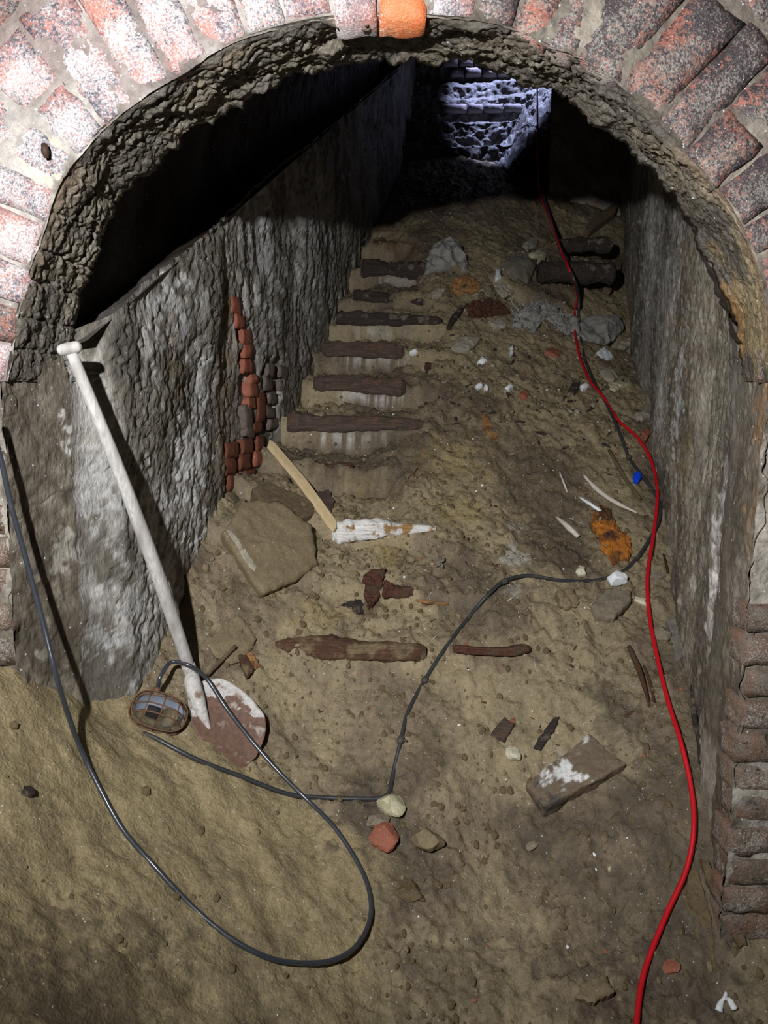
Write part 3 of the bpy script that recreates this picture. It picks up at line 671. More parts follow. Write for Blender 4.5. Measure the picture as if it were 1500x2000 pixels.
def rockpts(sub, dims, seed, facet=.35, amp=.16):
    v, f = ico(sub); v = v.copy(); rr = np.random.RandomState(int(seed)); 
    for _ in range(12):                                       # chop flat faces
        d = rr.normal(size=3); d /= np.linalg.norm(d); h = rr.uniform(.55, .82); s_ = v@d; over = np.maximum(s_-h, 0); v -= d*over[:,None]*.97
    n = fbm(v[:,0]*2+seed, v[:,1]*2, v[:,2]*2, s=int(seed)%97, oct=3); v *= (1+amp*n)[:,None]
    return v*np.array(dims), f
def rock(name, px, py, wpx, hpx, mat, rot=0.0, tall=.6, seed=1, sub=3, sink=.35, facet=.5, amp=.12):
    p = hit(px, py); z = p[1]; a, b, n = frame(gnormal(p), rot)
    w_ = wpx/1500*z/2; d = ray(px, py); d /= np.linalg.norm(d); fore = max(.45, abs(float(d@n))); h_ = hpx/1500*z/2/ (0.55+.45*fore)
    t = min(w_, h_)*tall; v, f = rockpts(sub, (w_, h_, t), seed, facet, amp)
    V_ = p+v[:,:1]*a+v[:,1:2]*b+(v[:,2:]+t*(1-sink)*.9)*n
    o = fin(name, V_, f, mat); o.data.set_sharp_from_angle(angle=math.radians(24)); return o
def plate(name, poly, mat, t=.02, lift=0.0, amp=.002, dome=0.0, crump=0.0, cf=40, seed=0, nr=14, na=72, n=None, edge=.85, bury=.01, c=None, round_=.004, tiltv=None, smooth=True):
    """solid piece with the given outline lying on the slope; t = thickness, crump = folds"""
    cx, cy = np.mean([p[0] for p in poly]), np.mean([p[1] for p in poly])
    if c is None: c = hit(cx, cy)
    nv = np.array(n if n is not None else gnormal(c)); 
    if tiltv is not None: nv = nv+np.array(tiltv)
    nv = nv/np.linalg.norm(nv)
    c = c+nv*lift
    W3 = []
    for (x, y) in poly:
        d = ray(x, y); W3.append(d*((c@nv+t*0)/(d@nv)) if abs(d@nv) > .05 else c)
    W3 = np.array(W3); L = np.r_[W3, W3[:1]]; sl = np.r_[0, np.cumsum(np.linalg.norm(np.diff(L, axis=0), axis=1))]
    u = np.linspace(0, sl[-1], na, endpoint=False)
    # keep the corners: snap nearest sample to every corner
    for q in sl[:-1]: u[np.argmin(np.abs(u-q))] = q
    Bd = np.array([np.interp(u, sl, L[:,i]) for i in range(3)]).T
    size = sl[-1]/4; ctr_ = Bd.mean(0)
    rs = np.linspace(0, 1, nr)**.8; 
    top = []
    for r in rs[1:]: top.append(ctr_+(Bd-ctr_)*r)
    top = np.array(top); rr_ = np.repeat(rs[1:,None], na, 1)
    nz = fbm(top[...,0]*cf+seed, top[...,1]*cf, top[...,2]*cf, s=200+int(seed)%50, oct=3)
    hgt = t+dome*(1-rr_**2)+amp*nz
    if crump > 0:
        fz = fbm(top[...,0]*cf*.45+seed, top[...,1]*cf*.45, top[...,2]*cf*.45, s=211, oct=3); fz2 = np.abs(fbm(top[...,0]*cf*.8, top[...,1]*cf*.8, top[...,2]*cf*.8+seed, s=212, oct=2))
        hgt = hgt+crump*(.6*(1-np.abs(fz)*2)-.5*fz2)
    e = (1-rr_)*size*.9; hgt = hgt-round_*(1-sst(0, .012, e))
    wob_ = amp*1.6*fbm(Bd[:,0]*90+seed, Bd[:,1]*90, Bd[:,2]*90, s=213, oct=3); inw = (ctr_-Bd)/np.linalg.norm(ctr_-Bd, axis=1)[:,None]
    top = top+inw[None]*(wob_[None,:,None]*rr_[...,None]**3)
    T = top+nv*hgt[...,None]; cen = ctr_+nv*(hgt[0].mean())
    low = T[-1]-nv*(hgt[-1][:,None]*.6)+inw*0.0; lowb = top[-1]-nv*bury+inw*(t*(1-edge))
    V_ = np.r_[cen[None], T.reshape(-1, 3), low, lowb]; NRr = nr-1
    fs = [(0, 1+(j+1)%na, 1+j)[::-1] for j in range(na)]
    def ring(k): return 1+k*na
    for k in range(NRr+1):
        for j in range(na): fs.append((ring(k)+j, ring(k+1)+j, ring(k+1)+(j+1)%na, ring(k)+(j+1)%na))
    o = tris_quads(name, V_, fs, mat, smooth)
    if smooth and t > .008:
        try: 
            o.data.set_sharp_from_angle(angle=math.radians(55))
        except Exception: pass
    return o
def catmull(P, n=8):
    P = np.array(P, float); Q = np.r_[[2*P[0]-P[1]], P, [2*P[-1]-P[-2]]]; out = []
    for i in range(1, len(Q)-2):
        for t in np.linspace(0, 1, n, endpoint=False):
            out.append(.5*((2*Q[i])+(-Q[i-1]+Q[i+1])*t+(2*Q[i-1]-5*Q[i]+4*Q[i+1]-Q[i+2])*t*t+(-Q[i-1]+3*Q[i]-3*Q[i+1]+Q[i+2])*t**3))
    out.append(P[-1]); return np.array(out)
def tube(name, pts, rad, mat, k=8, n=8, spline=True, wob=0.0, cap=True, bumpy=0.0, fl=1.0, sq=0.0):
    C_ = catmull(pts, n) if spline else np.array(pts, float); m = len(C_)
    rad = np.interp(np.linspace(0,1,m), np.linspace(0,1,len(np.atleast_1d(rad))), np.atleast_1d(rad)) if not np.isscalar(rad) else np.full(m, rad)
    T = np.gradient(C_, axis=0); T /= np.maximum(np.linalg.norm(T, axis=1), 1e-9)[:,None]
    up = np.array([0,0,1.]) if abs(T[0][2]) < .9 else np.array([1.,0,0]); N_ = np.cross(T[0], up); N_ /= np.linalg.norm(N_); V_ = []
    for i in range(m):
        N_ = N_-T[i]*(N_@T[i]); N_ /= np.linalg.norm(N_); B_ = np.cross(T[i], N_)
        for j in range(k):
            a = 2*math.pi*j/k; r = rad[i]*(1+sq*.28*(1-math.cos(4*a+sq))/2)
            V_.append(C_[i]+(N_*math.cos(a)+B_*math.sin(a)*fl)*r)
    V_ = np.array(V_)
    if bumpy > 0:
        cc = np.repeat(C_, k, 0); q = fbm(V_[:,0]*14, V_[:,1]*60, V_[:,2]*60, s=311, oct=3)+.6*fbm(V_[:,0]*30, V_[:,1]*190, V_[:,2]*190, s=312, oct=2)
        V_ = cc+(V_-cc)*(1+bumpy*q)[:,None]
    fs = [(i*k+j, i*k+(j+1)%k, (i+1)*k+(j+1)%k, (i+1)*k+j) for i in range(m-1) for j in range(k)]
    if cap: fs += [tuple(range(k))[::-1], tuple((m-1)*k+j for j in range(k))]
    return tris_quads(name, V_, fs, mat)
def gpath(pts, r):
    """pixel waypoints -> points resting r above the ground; third value = extra clearance"""
    out = []
    for q in pts:
        p = hit(q[0], q[1]); L = q[2] if len(q) > 2 else 0.0
        nz = np.array(gnormal(p)); lift = (r*.85+L); d = ray(q[0], q[1]); d /= np.linalg.norm(d)
        out.append(p-d*(lift/max(.35, abs(float(d@nz)))))
    return out
def timber(name, a, b, F, r0, r1, mat, label, seed=0, flat=.8, parts=None, group=None, dz=0.0, Fb=None, cat='timber'):
    A, B_ = atF(a[0], a[1], F), atF(b[0], b[1], Fb or F); A[2] += dz-r0*.45; B_[2] += dz-r1*.45; A[1] += r0*.2; B_[1] += r1*.2
    n = 22; t = np.linspace(0, 1, n); Cc = A*(1-t)[:,None]+B_*t[:,None]; Cc[:,2] += .006*np.array([float(vn(q*3+seed, 0, s=5)) for q in t]); Cc[:,1] += .01*np.array([float(vn(q*3+seed, 9, s=6)) for q in t])
    r0, r1 = r0*1.3, r1*1.3; rad = r0+(r1-r0)*t; rad = rad*(1+.12*np.array([float(fbm(q*5+seed, 3, s=7, oct=2)) for q in t]))
    rad[0] *= .75; rad[-1] *= .6
    o = tube(name, Cc, rad, mat, k=28, n=6, bumpy=.15 if cat == 'timber' else .1, fl=flat, sq=(0 if name == 'round_beam' else 1.0)); tag(o, label, cat, group)
    return o

# ------------------------------------------------------------ step timbers
g_ = 'rotten timber nosings of the buried steps'
timber('step_timber', (528,1258), (832,1266), 2.5, .036, .026, M['rot'], 'longest brown rotten timber across the slope, lowest of all the step nosings', 1, group=g_)
timber('step_timber', (885,1264), (1035,1262), 2.5, .010, .014, M['rotred'], 'thin dark strip of rotten timber right of the lowest step nosing', 2, group=g_, dz=-.006)
timber('step_timber', (748,1142), (826,1160), 2.7, .026, .010, M['rotred'], 'short pointed red-brown timber stub above the lowest step nosing', 3, group=g_)
timber('step_timber', (650,1030), (852,1028), 2.95, .045, .010, M['frost'], 'pointed timber covered in bright white mould at the foot of the pale lath', 4, group=g_)
timber('step_timber', (560,912), (690,912), 3.27, .018, .024, M['rotred'], 'dark crumbling timber half buried right of the top of the pale lath', 5, group=g_)
timber('step_timber', (562,817), (826,826), 3.5, .042, .022, M['rotpurple'], 'broad purple-brown step timber just above the pale lath, first clear stair nosing', 6, group=g_)
timber('step_timber', (612,742), (792,752), 3.78, .034, .036, M['rotpurple'], 'purple-brown step timber, second clear stair nosing counted upwards', 7, group=g_)
timber('step_timber', (630,676), (792,682), 4.05, .036, .032, M['rotpurple'], 'step timber with orange streaks, third clear stair nosing counted upwards', 8, group=g_)
timber('step_timber', (657,617), (862,622), 4.3, .034, .026, M['rotdark'], 'dark step timber with white blotches, fourth clear stair nosing counted upwards', 9, group=g_)
timber('step_timber', (690,570), (830,590), 4.55, .030, .018, M['rotdark'], 'dark slightly tilted step timber just under the black round beam at the left wall', 10, group=g_)
timber('round_beam', (705,518), (846,526), 4.85, .045, .045, M['rotdark'], 'black round beam with white mould running from the left wall to the grey rag', 11, 1.0)
timber('round_beam', (1052,522), (1202,526), 4.95, .048, .048, M['rotdark'], 'black round beam lying between the red cable and the right wall', 12, 1.0)
timber('round_beam', (1092,474), (1196,471), 5.3, .032, .040, M['rotdark'], 'short round beam with pale streaks under the leaning board at the right wall', 13, 1.0)
timber('round_beam', (728,474), (808,486), 5.2, .04, .03, M['rot'], 'rusty-brown beam end highest up by the left wall', 14, 1.0)

# ------------------------------------------------------------ spade
def build_spade():
    top = atF(140, 690, 1.87); sock = hit(372, 1312)+np.array([0,-.03,.045])
    d = ray(372, 1312); sock = hit(372, 1312); sock = sock-d/np.linalg.norm(d)*.06
    e = empty('spade', V(hit(440,1430)), 'long-handled spade with whitened shaft leaning on the left wall', 'spade')
    ax = (sock-top); L_ = np.linalg.norm(ax); ax /= L_
    t = np.linspace(0, 1, 9); P_ = [top+ax*L_*q+np.array([.012,-.004,0])*math.sin(math.pi*q) for q in t]
    hd = tube('shaft', P_, [.0135,.0150,.0165,.018,.019,.0195,.0195,.019,.018], M['handle'], k=14, n=5)
    # knob grip: short cross bar, fatter in the middle
    cr = np.array([1.,.12,.22]); cr /= np.linalg.norm(cr); g0 = top-ax*.012
    gp = [g0+cr*s_ for s_ in (-.030,-.026,-.014,0,.014,.024,.028)]
    grip = tube('grip', gp, [.004,.0115,.0145,.0150,.0145,.0115,.004], M['handle'], k=14, n=4)
    # socket and blade, blade lies on the ground
    nb = np.array(gnormal(hit(440,1430))); nb = nb+np.array([-.1,-.35,.0]); nb /= np.linalg.norm(nb)
    c = hit(450, 1430)+nb*.030
    def onp(x, y, dz=0):
        d_ = ray(x, y); return d_*((c@nb)/(d_@nb))+nb*dz
    so = tube('socket', [P_[-1]-ax*.03, P_[-1]+ax*.01, onp(374,1340,.018), onp(384,1372,.012), onp(398,1402,.005), onp(410,1425,.000)], [.020,.022,.025,.024,.014,.004], M['bladew'], k=14, n=5)
    Lp = [(362,1335),(366,1365),(368,1395),(376,1420),(395,1450),(422,1475),(450,1495),(470,1506)]
    Rp = [(402,1330),(430,1328),(455,1340),(482,1360),(505,1385),(517,1405),(516,1440),(500,1478)]
    na_, mb = 70, 40; Lc = catmull([(x,y,0) for x,y in Lp], 6)[:, :2]; Rc = catmull([(x,y,0) for x,y in Rp], 6)[:, :2]
    tt = np.linspace(0, 1, na_); Lx = np.array([np.interp(tt*(len(Lc)-1), range(len(Lc)), Lc[:,i]) for i in (0,1)]).T; Rx = np.array([np.interp(tt*(len(Rc)-1), range(len(Rc)), Rc[:,i]) for i in (0,1)]).T
    V_ = []
    for s_ in (0, 1):
        for i in range(na_):
            for j in range(mb):
                q = j/(mb-1); x, y = Lx[i]*(1-q)+Rx[i]*q
                curl = .016*(2*q-1)**2*(1-.5*tt[i])-.006+.004*math.sin(tt[i]*3); p = onp(x, y, curl-.004*s_); V_.append(p)
    def I(s_, i, j): return s_*na_*mb+i*mb+j
    fs = []
    for i in range(na_-1):
        for j in range(mb-1):
            fs.append((I(0,i,j), I(0,i+1,j), I(0,i+1,j+1), I(0,i,j+1))); fs.append((I(1,i,j), I(1,i,j+1), I(1,i+1,j+1), I(1,i+1,j)))
    for i in range(na_-1):
        fs.append((I(0,i,0), I(1,i,0), I(1,i+1,0), I(0,i+1,0))); fs.append((I(0,i,mb-1), I(0,i+1,mb-1), I(1,i+1,mb-1), I(1,i,mb-1)))
    for j in range(mb-1):
        fs.append((I(0,0,j), I(0,0,j+1), I(1,0,j+1), I(1,0,j))); fs.append((I(0,na_-1,j), I(1,na_-1,j), I(1,na_-1,j+1), I(0,na_-1,j+1)))
    bl = tris_quads('blade', V_, fs, M['blade']); bl['label'] = 'rust-brown blade'
    bl.data.materials.append(M['bladew'])
    for p in bl.data.polygons:
        cc_ = Vector(p.center)+bl.location; u_ = np.array(cc_)-np.array([0,0,ZC]); up = u_[1]*SP+u_[2]*CP; z = u_[1]*CP-u_[2]*SP; x, y = 750+u_[0]/z*1500, 1000-up/z*1500
        dR = np.min(np.hypot(Rx[:,0]-x, Rx[:,1]-y)); nzv = float(fbm(x*.06, y*.06, s=9, oct=2))
        p.material_index = 1 if ((dR < 20+10*nzv and y < 1400) or y < 1360+8*nzv or (x < 386+nzv*6 and y < 1400)) else 0
    adopt(e, hd, grip, so, bl); so['label'] = 'chalky steel socket'
build_spade()

# ------------------------------------------------------------ bulkhead lamp with wire cage
def build_lamp():
    c0 = hit(310, 1392); d = ray(308, 1385); d /= np.linalg.norm(d)
    n = np.array(gnormal(c0))*.6-d*.75+np.array([.10,0,.12]); n /= np.linalg.norm(n)
    x = np.array([.96,.05,-.26]); x = x-n*(x@n); x /= np.linalg.norm(x); y = np.cross(n, x)
    c = c0-d*.035
    e = empty('bulkhead_lamp', V(c0), 'unlit oval caged lamp lying between spade blade and sand heap', 'lamp')
    A_, B_ = .074, .050                                      # half axes
    def oval(a, s=1.0, h=0.0):                               # stadium-like superellipse
        ca, sa = math.cos(a), math.sin(a); p = 2.7
        r = (abs(ca)**p+abs(sa)**p)**(-1/p); return c+x*(A_*s*ca*r)+y*(B_*s*sa*r)+n*h
    na_ = 48
    def lathe(name, prof, mat, closed_end=True):
        V_ = []; fs = []
        for (s_, h) in prof:
            for k in range(na_): V_.append(oval(2*math.pi*k/na_, s_, h))
        for i in range(len(prof)-1):
            for k in range(na_): fs.append((i*na_+k, i*na_+(k+1)%na_, (i+1)*na_+(k+1)%na_, (i+1)*na_+k))
        return tris_quads(name, V_, fs, mat)
    hs = lathe('housing', [(.01,-.045),(.6,-.045),(.85,-.035),(.98,-.012),(1.04,0),(1.06,.004),(1.06,.010),(.98,.012),(.92,.010),(.92,.004)], M['housing'])
    rf = lathe('reflector', [(.93,.003),(.86,-.008),(.7,-.022),(.45,-.030),(.01,-.031)], M['enamel']); rf['label'] = 'pale enamelled reflector, partly dark'
    gl = lathe('glass_globe', [(.90,.006),(.88,.016),(.78,.030),(.58,.040),(.3,.0445),(.01,.0455)], M['glass'])
    v, f = ico(3); bc = c+x*.026+n*-.004; V_ = bc+v[:,:1]*x*.024+v[:,1:2]*y*.019+v[:,2:]*n*.019
    bb = tris_quads('bulb', V_, f, M['glass'])
    cp = tube('bulb_socket', [c-x*.030-n*.006, c+x*.004-n*.005], .012, M['tape'], k=12, spline=False)
    kids = [hs, rf, gl, bb, cp]
    ring = [oval(2*math.pi*k/40, 1.05, .016) for k in range(41)]
    kids.append(tube('cage_ring', ring, .0022, M['rust'], k=6, spline=False, cap=False))
    ring = [oval(2*math.pi*k/40, 1.09, -.004) for k in range(41)]
    kids.append(tube('cage_ring', ring, .0022, M['rust'], k=6, spline=False, cap=False))
    def arch(a0, a1, hh):
        p0, p1 = oval(a0, 1.08, -.004), oval(a1, 1.08, -.004); out = []
        for q in np.linspace(0, 1, 17):
            b = p0*(1-q)+p1*q; out.append(b+n*(hh*(1-abs(2*q-1)**3.2)))
        return out
    for (a0, a1) in ((1.05, -1.05), (1.57, -1.57), (2.1, -2.1)): kids.append(tube('cage_wire', arch(a0, a1, .056), .0021, M['rust'], k=6, spline=False))
    for (a0, a1) in ((math.pi-.02, .02), (math.pi-.45, .45), (math.pi+.45, -.45)): kids.append(tube('cage_wire', arch(a0, a1, .058), .0021, M['rust'], k=6, spline=False))
    g0 = oval(1.9, 1.05, -.01); kids.append(tube('cable_gland', [g0, g0+y*.018+n*.004, g0+y*.022+n*.006], [.011,.011,.007], M['rust'], k=8, spline=False))
    g1 = oval(-2.1, 1.02, -.02); kids.append(tube('cable_gland', [g1, g1-y*.016], .010, M['rust'], k=8, spline=False))
    adopt(e, *kids); return g0+y*.02+n*.006, g1-y*.014
gl0, gl1 = build_lamp()

# ------------------------------------------------------------ cables
def knot(px, py, rr, parent, pos, dr):
    dr = dr/np.linalg.norm(dr); a = np.cross(dr, [0,0,1.]); a /= np.linalg.norm(a)
    o1 = tube('tape_wrap', [pos-dr*rr*1.5, pos-dr*rr*.6, pos+dr*rr*.7, pos+dr*rr*1.5], [rr*1.15, rr*1.5, rr*1.45, rr*1.1], M['tape'], k=10, n=3, bumpy=.15)
    o2 = tube('tie_end', [pos-a*rr*.5, pos+a*rr*1.9, pos+a*rr*2.5-dr*rr*.4], [rr*.55, rr*.5, rr*.3], M['tape'], k=6, n=3)
    for o in (o1, o2): adopt(parent, o)
loop_px = [(135,1402,.05),(160,1468,.02),(195,1540,.0),(240,1620),(300,1690),(370,1765,-.002),(440,1825),(510,1865,.004),(570,1880,.012),(640,1878,.022),(688,1855,.024),(716,1815,.018),(725,1770,.010),(715,1720,.006),(690,1670,.004),(650,1612,.004),(600,1562,.012),(545,1508,.030),(490,1445,.045),(440,1380,.060),(404,1326,.075),(370,1300,.085),(335,1293,.070)]
air = [atF(-30,800,1.66), atF(0,890,1.70), atF(20,980,1.72), atF(50,1090,1.74), atF(85,1220,1.74), atF(110,1320,1.72)]
lp = air+gpath(loop_px, .0065)+[gl0+np.array([.01,0,.035]), gl0]
cb1 = tube('black_cable', lp, .0062, M['blackblue'], k=10, n=7); tag(cb1, 'shiny black cable hanging from the left edge, looping over the sand heap to the lamp', 'cable')
run_px = [(300,1440),(345,1464),(400,1490),(470,1516),(560,1550),(620,1557),(700,1560),(742,1559),(760,1547),(768,1510),(783,1445),(797,1390),(830,1328),(870,1265),(920,1200),(955,1160,.004),(985,1135,.01),(1030,1124,.006),(1100,1134),(1170,1132),(1225,1110),(1265,1060),(1288,1010,.01),(1285,975,.01),(1255,930,.01),(1228,893),(1210,845),(1185,790,.01),(1160,745,.01),(1142,700),(1134,660),(1130,620),(1130,580,.07),(1121,545,.19),(1103,505,.24),(1086,460,.20),(1070,410,.08),(1058,375,.05)]
rp = [gl1]+gpath(run_px, .0062)
e2 = tube('black_cable', rp, [.0066]*22+[.0075]*10+[.0095]*8, M['black'], k=10, n=6); tag(e2, 'dull black taped cable running from the lamp up the rubble slope', 'cable')
for (px, py) in [(985,1135),(830,1328),(783,1446),(1228,893),(1138,695)]:
    i = int(np.argmin([abs(q[0]-px)+abs(q[1]-py) for q in run_px]))+1; knot(px, py, .0078, e2, rp[i], rp[i+1]-rp[i-1])
red_px = [(1238,2060,.01),(1243,2000,.01),(1258,1900,.01),(1300,1790,.01),(1340,1700,.014),(1355,1620,.02),(1350,1540,.02),(1330,1450,.02),(1305,1370,.02),(1285,1290,.014),(1268,1200,.012),(1265,1120,.012),(1277,1040,.016),(1284,960,.016),(1272,900,.012),(1245,855,.01),(1207,820,.016),(1178,775,.004),(1150,740,.004),(1132,695,.004),(1123,650,.004),(1122,615,.0),(1127,575,.05),(1113,530,.20),(1094,485,.22),(1074,430,.14),(1057,385,.04)]
rd = gpath(red_px, .0065); last = rd[-1]
up_ = [atF(1051,350,6.05), atF(1050,250,6.1), atF(1049,150,6.15), atF(1048,40,6.2)]
cr_ = tube('red_cable', rd+up_, [.0072]*30+[.006,.005,.0045], M['red'], k=10, n=7); tag(cr_, 'bright red cable running up the right side of the slope into the dark', 'cable')

# ------------------------------------------------------------ loose things on the slope
def T(o, label, cat, group=None): return tag(o, label, cat, group)
# pale lath, a real squared stick with pointed ends
a_, b_ = hit(519,874), hit(648,1052); dr = (b_-a_); Ln = np.linalg.norm(dr); dr /= Ln; nn_ = np.array(gnormal((a_+b_)/2)); sd_ = np.cross(dr, nn_); sd_ /= np.linalg.norm(sd_); nn_ = np.cross(sd_, dr)
o0 = a_+nn_*.030-ray(519,874)*.0; hw_, ht_ = .018, .010
vv = []; 
for (q, w0, w1) in ((0,-.55,-.15),(.05,-1,.9),(.5,-1,1),(.94,-1,1),(1.0,.2,.7)):
    p = a_*(1-q)+b_*q+nn_*(.030+.018*q+.014*math.sin(q*3.1))
    for (s_, h) in ((w0,-1),(w1,-1),(w1,1),(w0,1)): vv.append(p+sd_*hw_*s_+nn_*ht_*h)
fs = [(4*i+j, 4*i+(j+1)%4, 4*i+4+(j+1)%4, 4*i+4+j) for i in range(4) for j in range(4)]+[(3,2,1,0),(16,17,18,19)]
T(tris_quads('wooden_lath', vv, fs, M['lath'], smooth=False), 'fresh pale wooden lath lying diagonally below the bare bricks', 'lath')
T(plate('stone_slab', [(432,1050),(470,985),(540,985),(604,1030),(617,1108),(575,1140),(508,1166)], M['slab'], t=.030, amp=.004, seed=3, na=90, tiltv=(.06,-.12,0), bury=.03, round_=.008), 'large dusty slab tilted against the slope right of the spade shaft', 'slab')
T(plate('mortar_strip', [(434,1048),(445,1050),(494,1120),(490,1128),(478,1120)], M['lime_grey'], t=.052, amp=.003, seed=5, nr=6, na=40, bury=.02), 'narrow grey-white mortar strip along the left edge of the big slab', 'mortar')
T(plate('old_board', [(490,962),(520,950),(612,990),(606,1015),(580,1020),(500,985)], M['board'], t=.028, amp=.003, seed=7, bury=.03), 'grey-brown board under the pale lath, above the big slab', 'board')
T(plate('old_board', [(612,968),(640,962),(652,985),(645,1005),(618,990)], M['rotpurple'], t=.02, amp=.003, seed=9, bury=.03, nr=8, na=40), 'short dark board end right of the pale lath', 'board')
# rectangular masonry block
def block(name, q, th, mat, seed=1, nvec=None, bevel=.010):
    c = hit(np.mean([p[0] for p in q]), np.mean([p[1] for p in q])); n = np.array(gnormal(c)) if nvec is None else np.array(nvec); n /= np.linalg.norm(n); c = c+n*th
    top = []
    for (x, y) in q: d = ray(x, y); top.append(d*((c@n)/(d@n)))
    top = np.array(top); bot = top-n*(th*1.35)
    bm = bmesh.new(); vs_ = [bm.verts.new(p) for p in np.r_[top, bot]]
    bm.faces.new(vs_[:4]); bm.faces.new(vs_[4:][::-1])
    for i in range(4): bm.faces.new((vs_[i], vs_[i+4], vs_[4+(i+1)%4], vs_[(i+1)%4]))
    bmesh.ops.recalc_face_normals(bm, faces=bm.faces)
    bmesh.ops.bevel(bm, geom=list(bm.edges), offset=bevel, segments=2, affect='EDGES', profile=.6)
    bmesh.ops.triangulate(bm, faces=bm.faces); 
    for _ in range(5): bmesh.ops.subdivide_edges(bm, edges=[e for e in bm.edges if e.calc_length() > .007], cuts=1, use_grid_fill=True)
    P_ = np.array([v.co[:] for v in bm.verts]); N_ = np.array([v.normal[:] for v in bm.verts])
    bm.normal_update(); N_ = np.array([v.normal[:] for v in bm.verts])
    d = .004*fbm(P_[:,0]*22+seed, P_[:,1]*22, P_[:,2]*22, s=401, oct=3)+.0015*fbm(P_[:,0]*90, P_[:,1]*90, P_[:,2]*90, s=402, oct=2)
    P_ = P_+N_*d[:,None]
    me = bpy.data.meshes.new(name); bm.to_mesh(me); bm.free(); c = P_.mean(0); me.vertices.foreach_set('co', (P_-c).astype(np.float32).ravel()); me.materials.append(mat)
    me.polygons.foreach_set('use_smooth', [True]*len(me.polygons)); me.update()
    try: me.set_sharp_from_angle(angle=math.radians(50))
    except Exception: pass
    o = bpy.data.objects.new(name, me); C.objects.link(o); o.location = (c[0], c[1], c[2]+ZC); return o, P_-c
blk, bp_ = block('masonry_block', [(1024,1545),(1112,1445),(1170,1438),(1222,1492)][0:0]+[(1026,1530),(1150,1432),(1224,1492),(1062,1578)], .050, None, 3, nvec=(-.12,-.52,.85))
blk.data.materials.clear(); blk.data.materials.append(grit('block_stone', None, .3, .3, 1.2, .8))
bc_ = np.tile(np.array(srgb(112,98,80)), (len(bp_), 1)); wpos = bp_+np.array(blk.location)-np.array([0,0,ZC])
for (px, py, r, c, k) in [(1085,1515,.052,srgb(222,222,220),1.0),(1110,1470,.022,srgb(215,215,212),.9),(1140,1452,.02,srgb(205,205,200),.8),(1055,1515,.02,srgb(200,200,180),.7),(1080,1580,.05,srgb(70,66,64),.85),(1190,1540,.03,srgb(120,76,56),.5)]:
    q = hit(px, py)+np.array([0,-.03,.03]); patch(bc_, wpos, q, r*1.35, c, k, s=px, fr=40)
at_ = blk.data.color_attributes.new('Col', 'FLOAT_COLOR', 'POINT'); at_.data.foreach_set('color', np.c_[bc_, np.ones(len(bc_))].astype(np.float32).ravel())
T(blk, 'rectangular masonry block with white lime patches beside the red cable', 'block')

T(plate('flat_stone', [(1152,1195),(1165,1172),(1200,1158),(1228,1165),(1228,1185),(1195,1218),(1160,1213)], M['rock_grey'], t=.035, amp=.003, seed=11, bury=.02, round_=.010), 'rounded flat grey stone below the white plaster lump', 'stone')
T(rock('plaster_lump', 1204, 1139, 42, 34, M['white'], .3, .9, 5, 3, .3), 'bright white plaster lump under the black cable near the red cable', 'plaster')
T(plate('plaster_piece', [(1232,1166),(1260,1172),(1262,1184),(1234,1176)], M['lime'], t=.014, amp=.002, seed=12, nr=6, na=32), 'long pale plaster piece touching the red cable beside the flat grey stone', 'plaster')
T(rock('brick_fragment', 752, 1640, 64, 56, M['brickfrag'], .1, .7, 9, 3, .45), 'rounded red brick fragment below the yellowish stone, lower middle', 'brick fragment')
T(rock('lime_stone', 762, 1580, 66, 62, M['lime_yellow'], -.15, .8, 15, 3, .25), 'yellowish-white angular stone at the bend of the black cable', 'stone')
T(rock('small_stone', 832, 1646, 72, 56, M['stone_tan'], -.3, .8, 21, 3, .35), 'oval tan stone right of the red brick fragment', 'stone')
T(rock('small_stone', 740, 1605, 60, 30, M['rock_grey'], .2, .7, 24, 3, .5), 'dark grey stone between yellowish stone and red brick fragment', 'stone')
T(rock('lime_stone', 1000, 1476, 38, 32, M['lime'], .0, .7, 31, 3, .3), 'round cream-white stone left of the masonry block', 'stone')
T(rock('earth_lump', 802, 1745, 48, 66, M['clod'], 1.4, .8, 34, 3, .4, amp=.3), 'dark earth lump alone on the low ground, lower middle', 'lump')
T(rock('small_stone', 1038, 1652, 38, 20, M['rock_grey'], .5, .8, 36, 2, .4), 'small grey stone below the masonry block', 'stone')
T(rock('small_stone', 1190, 1698, 12, 12, M['lime_yellow'], 0, .8, 37, 2, .3), 'tiny round yellow pebble low down left of the red cable', 'pebble')
T(rock('small_stone', 1292, 1242, 36, 30, M['rock_grey'], .4, .8, 39, 3, .3), 'angular grey stone right of the red cable by the dark hollow', 'stone')
T(rock('small_stone', 1283, 1130, 36, 24, M['rock_grey'], .1, .7, 40, 3, .4), 'grey stone right of the red cable level with the white plaster lump', 'stone')
T(rock('brick_fragment', 998, 1413, 16, 24, M['brickfrag'], -.4, .8, 41, 2, .3), 'small bright red brick chip on a brown tile piece above the cream stone', 'brick fragment')
T(plate('tile_piece', [(955,1440),(985,1402),(1005,1415),(985,1450)], M['rotpurple'], t=.012, amp=.002, seed=13, nr=6, na=32), 'brown tile piece carrying a red brick chip', 'tile')
T(rock('brick_fragment', 1312, 1892, 44, 34, M['brickfrag'], .3, .6, 43, 2, .4), 'brick fragment right of the red cable near the bottom edge', 'brick fragment')
T(plate('flat_stone', [(1135,1925),(1180,1910),(1197,1945),(1160,1965),(1125,1955)], M['slab'], t=.022, amp=.003, seed=14, bury=.02), 'flat brown stone near the bottom edge left of the red cable', 'stone')
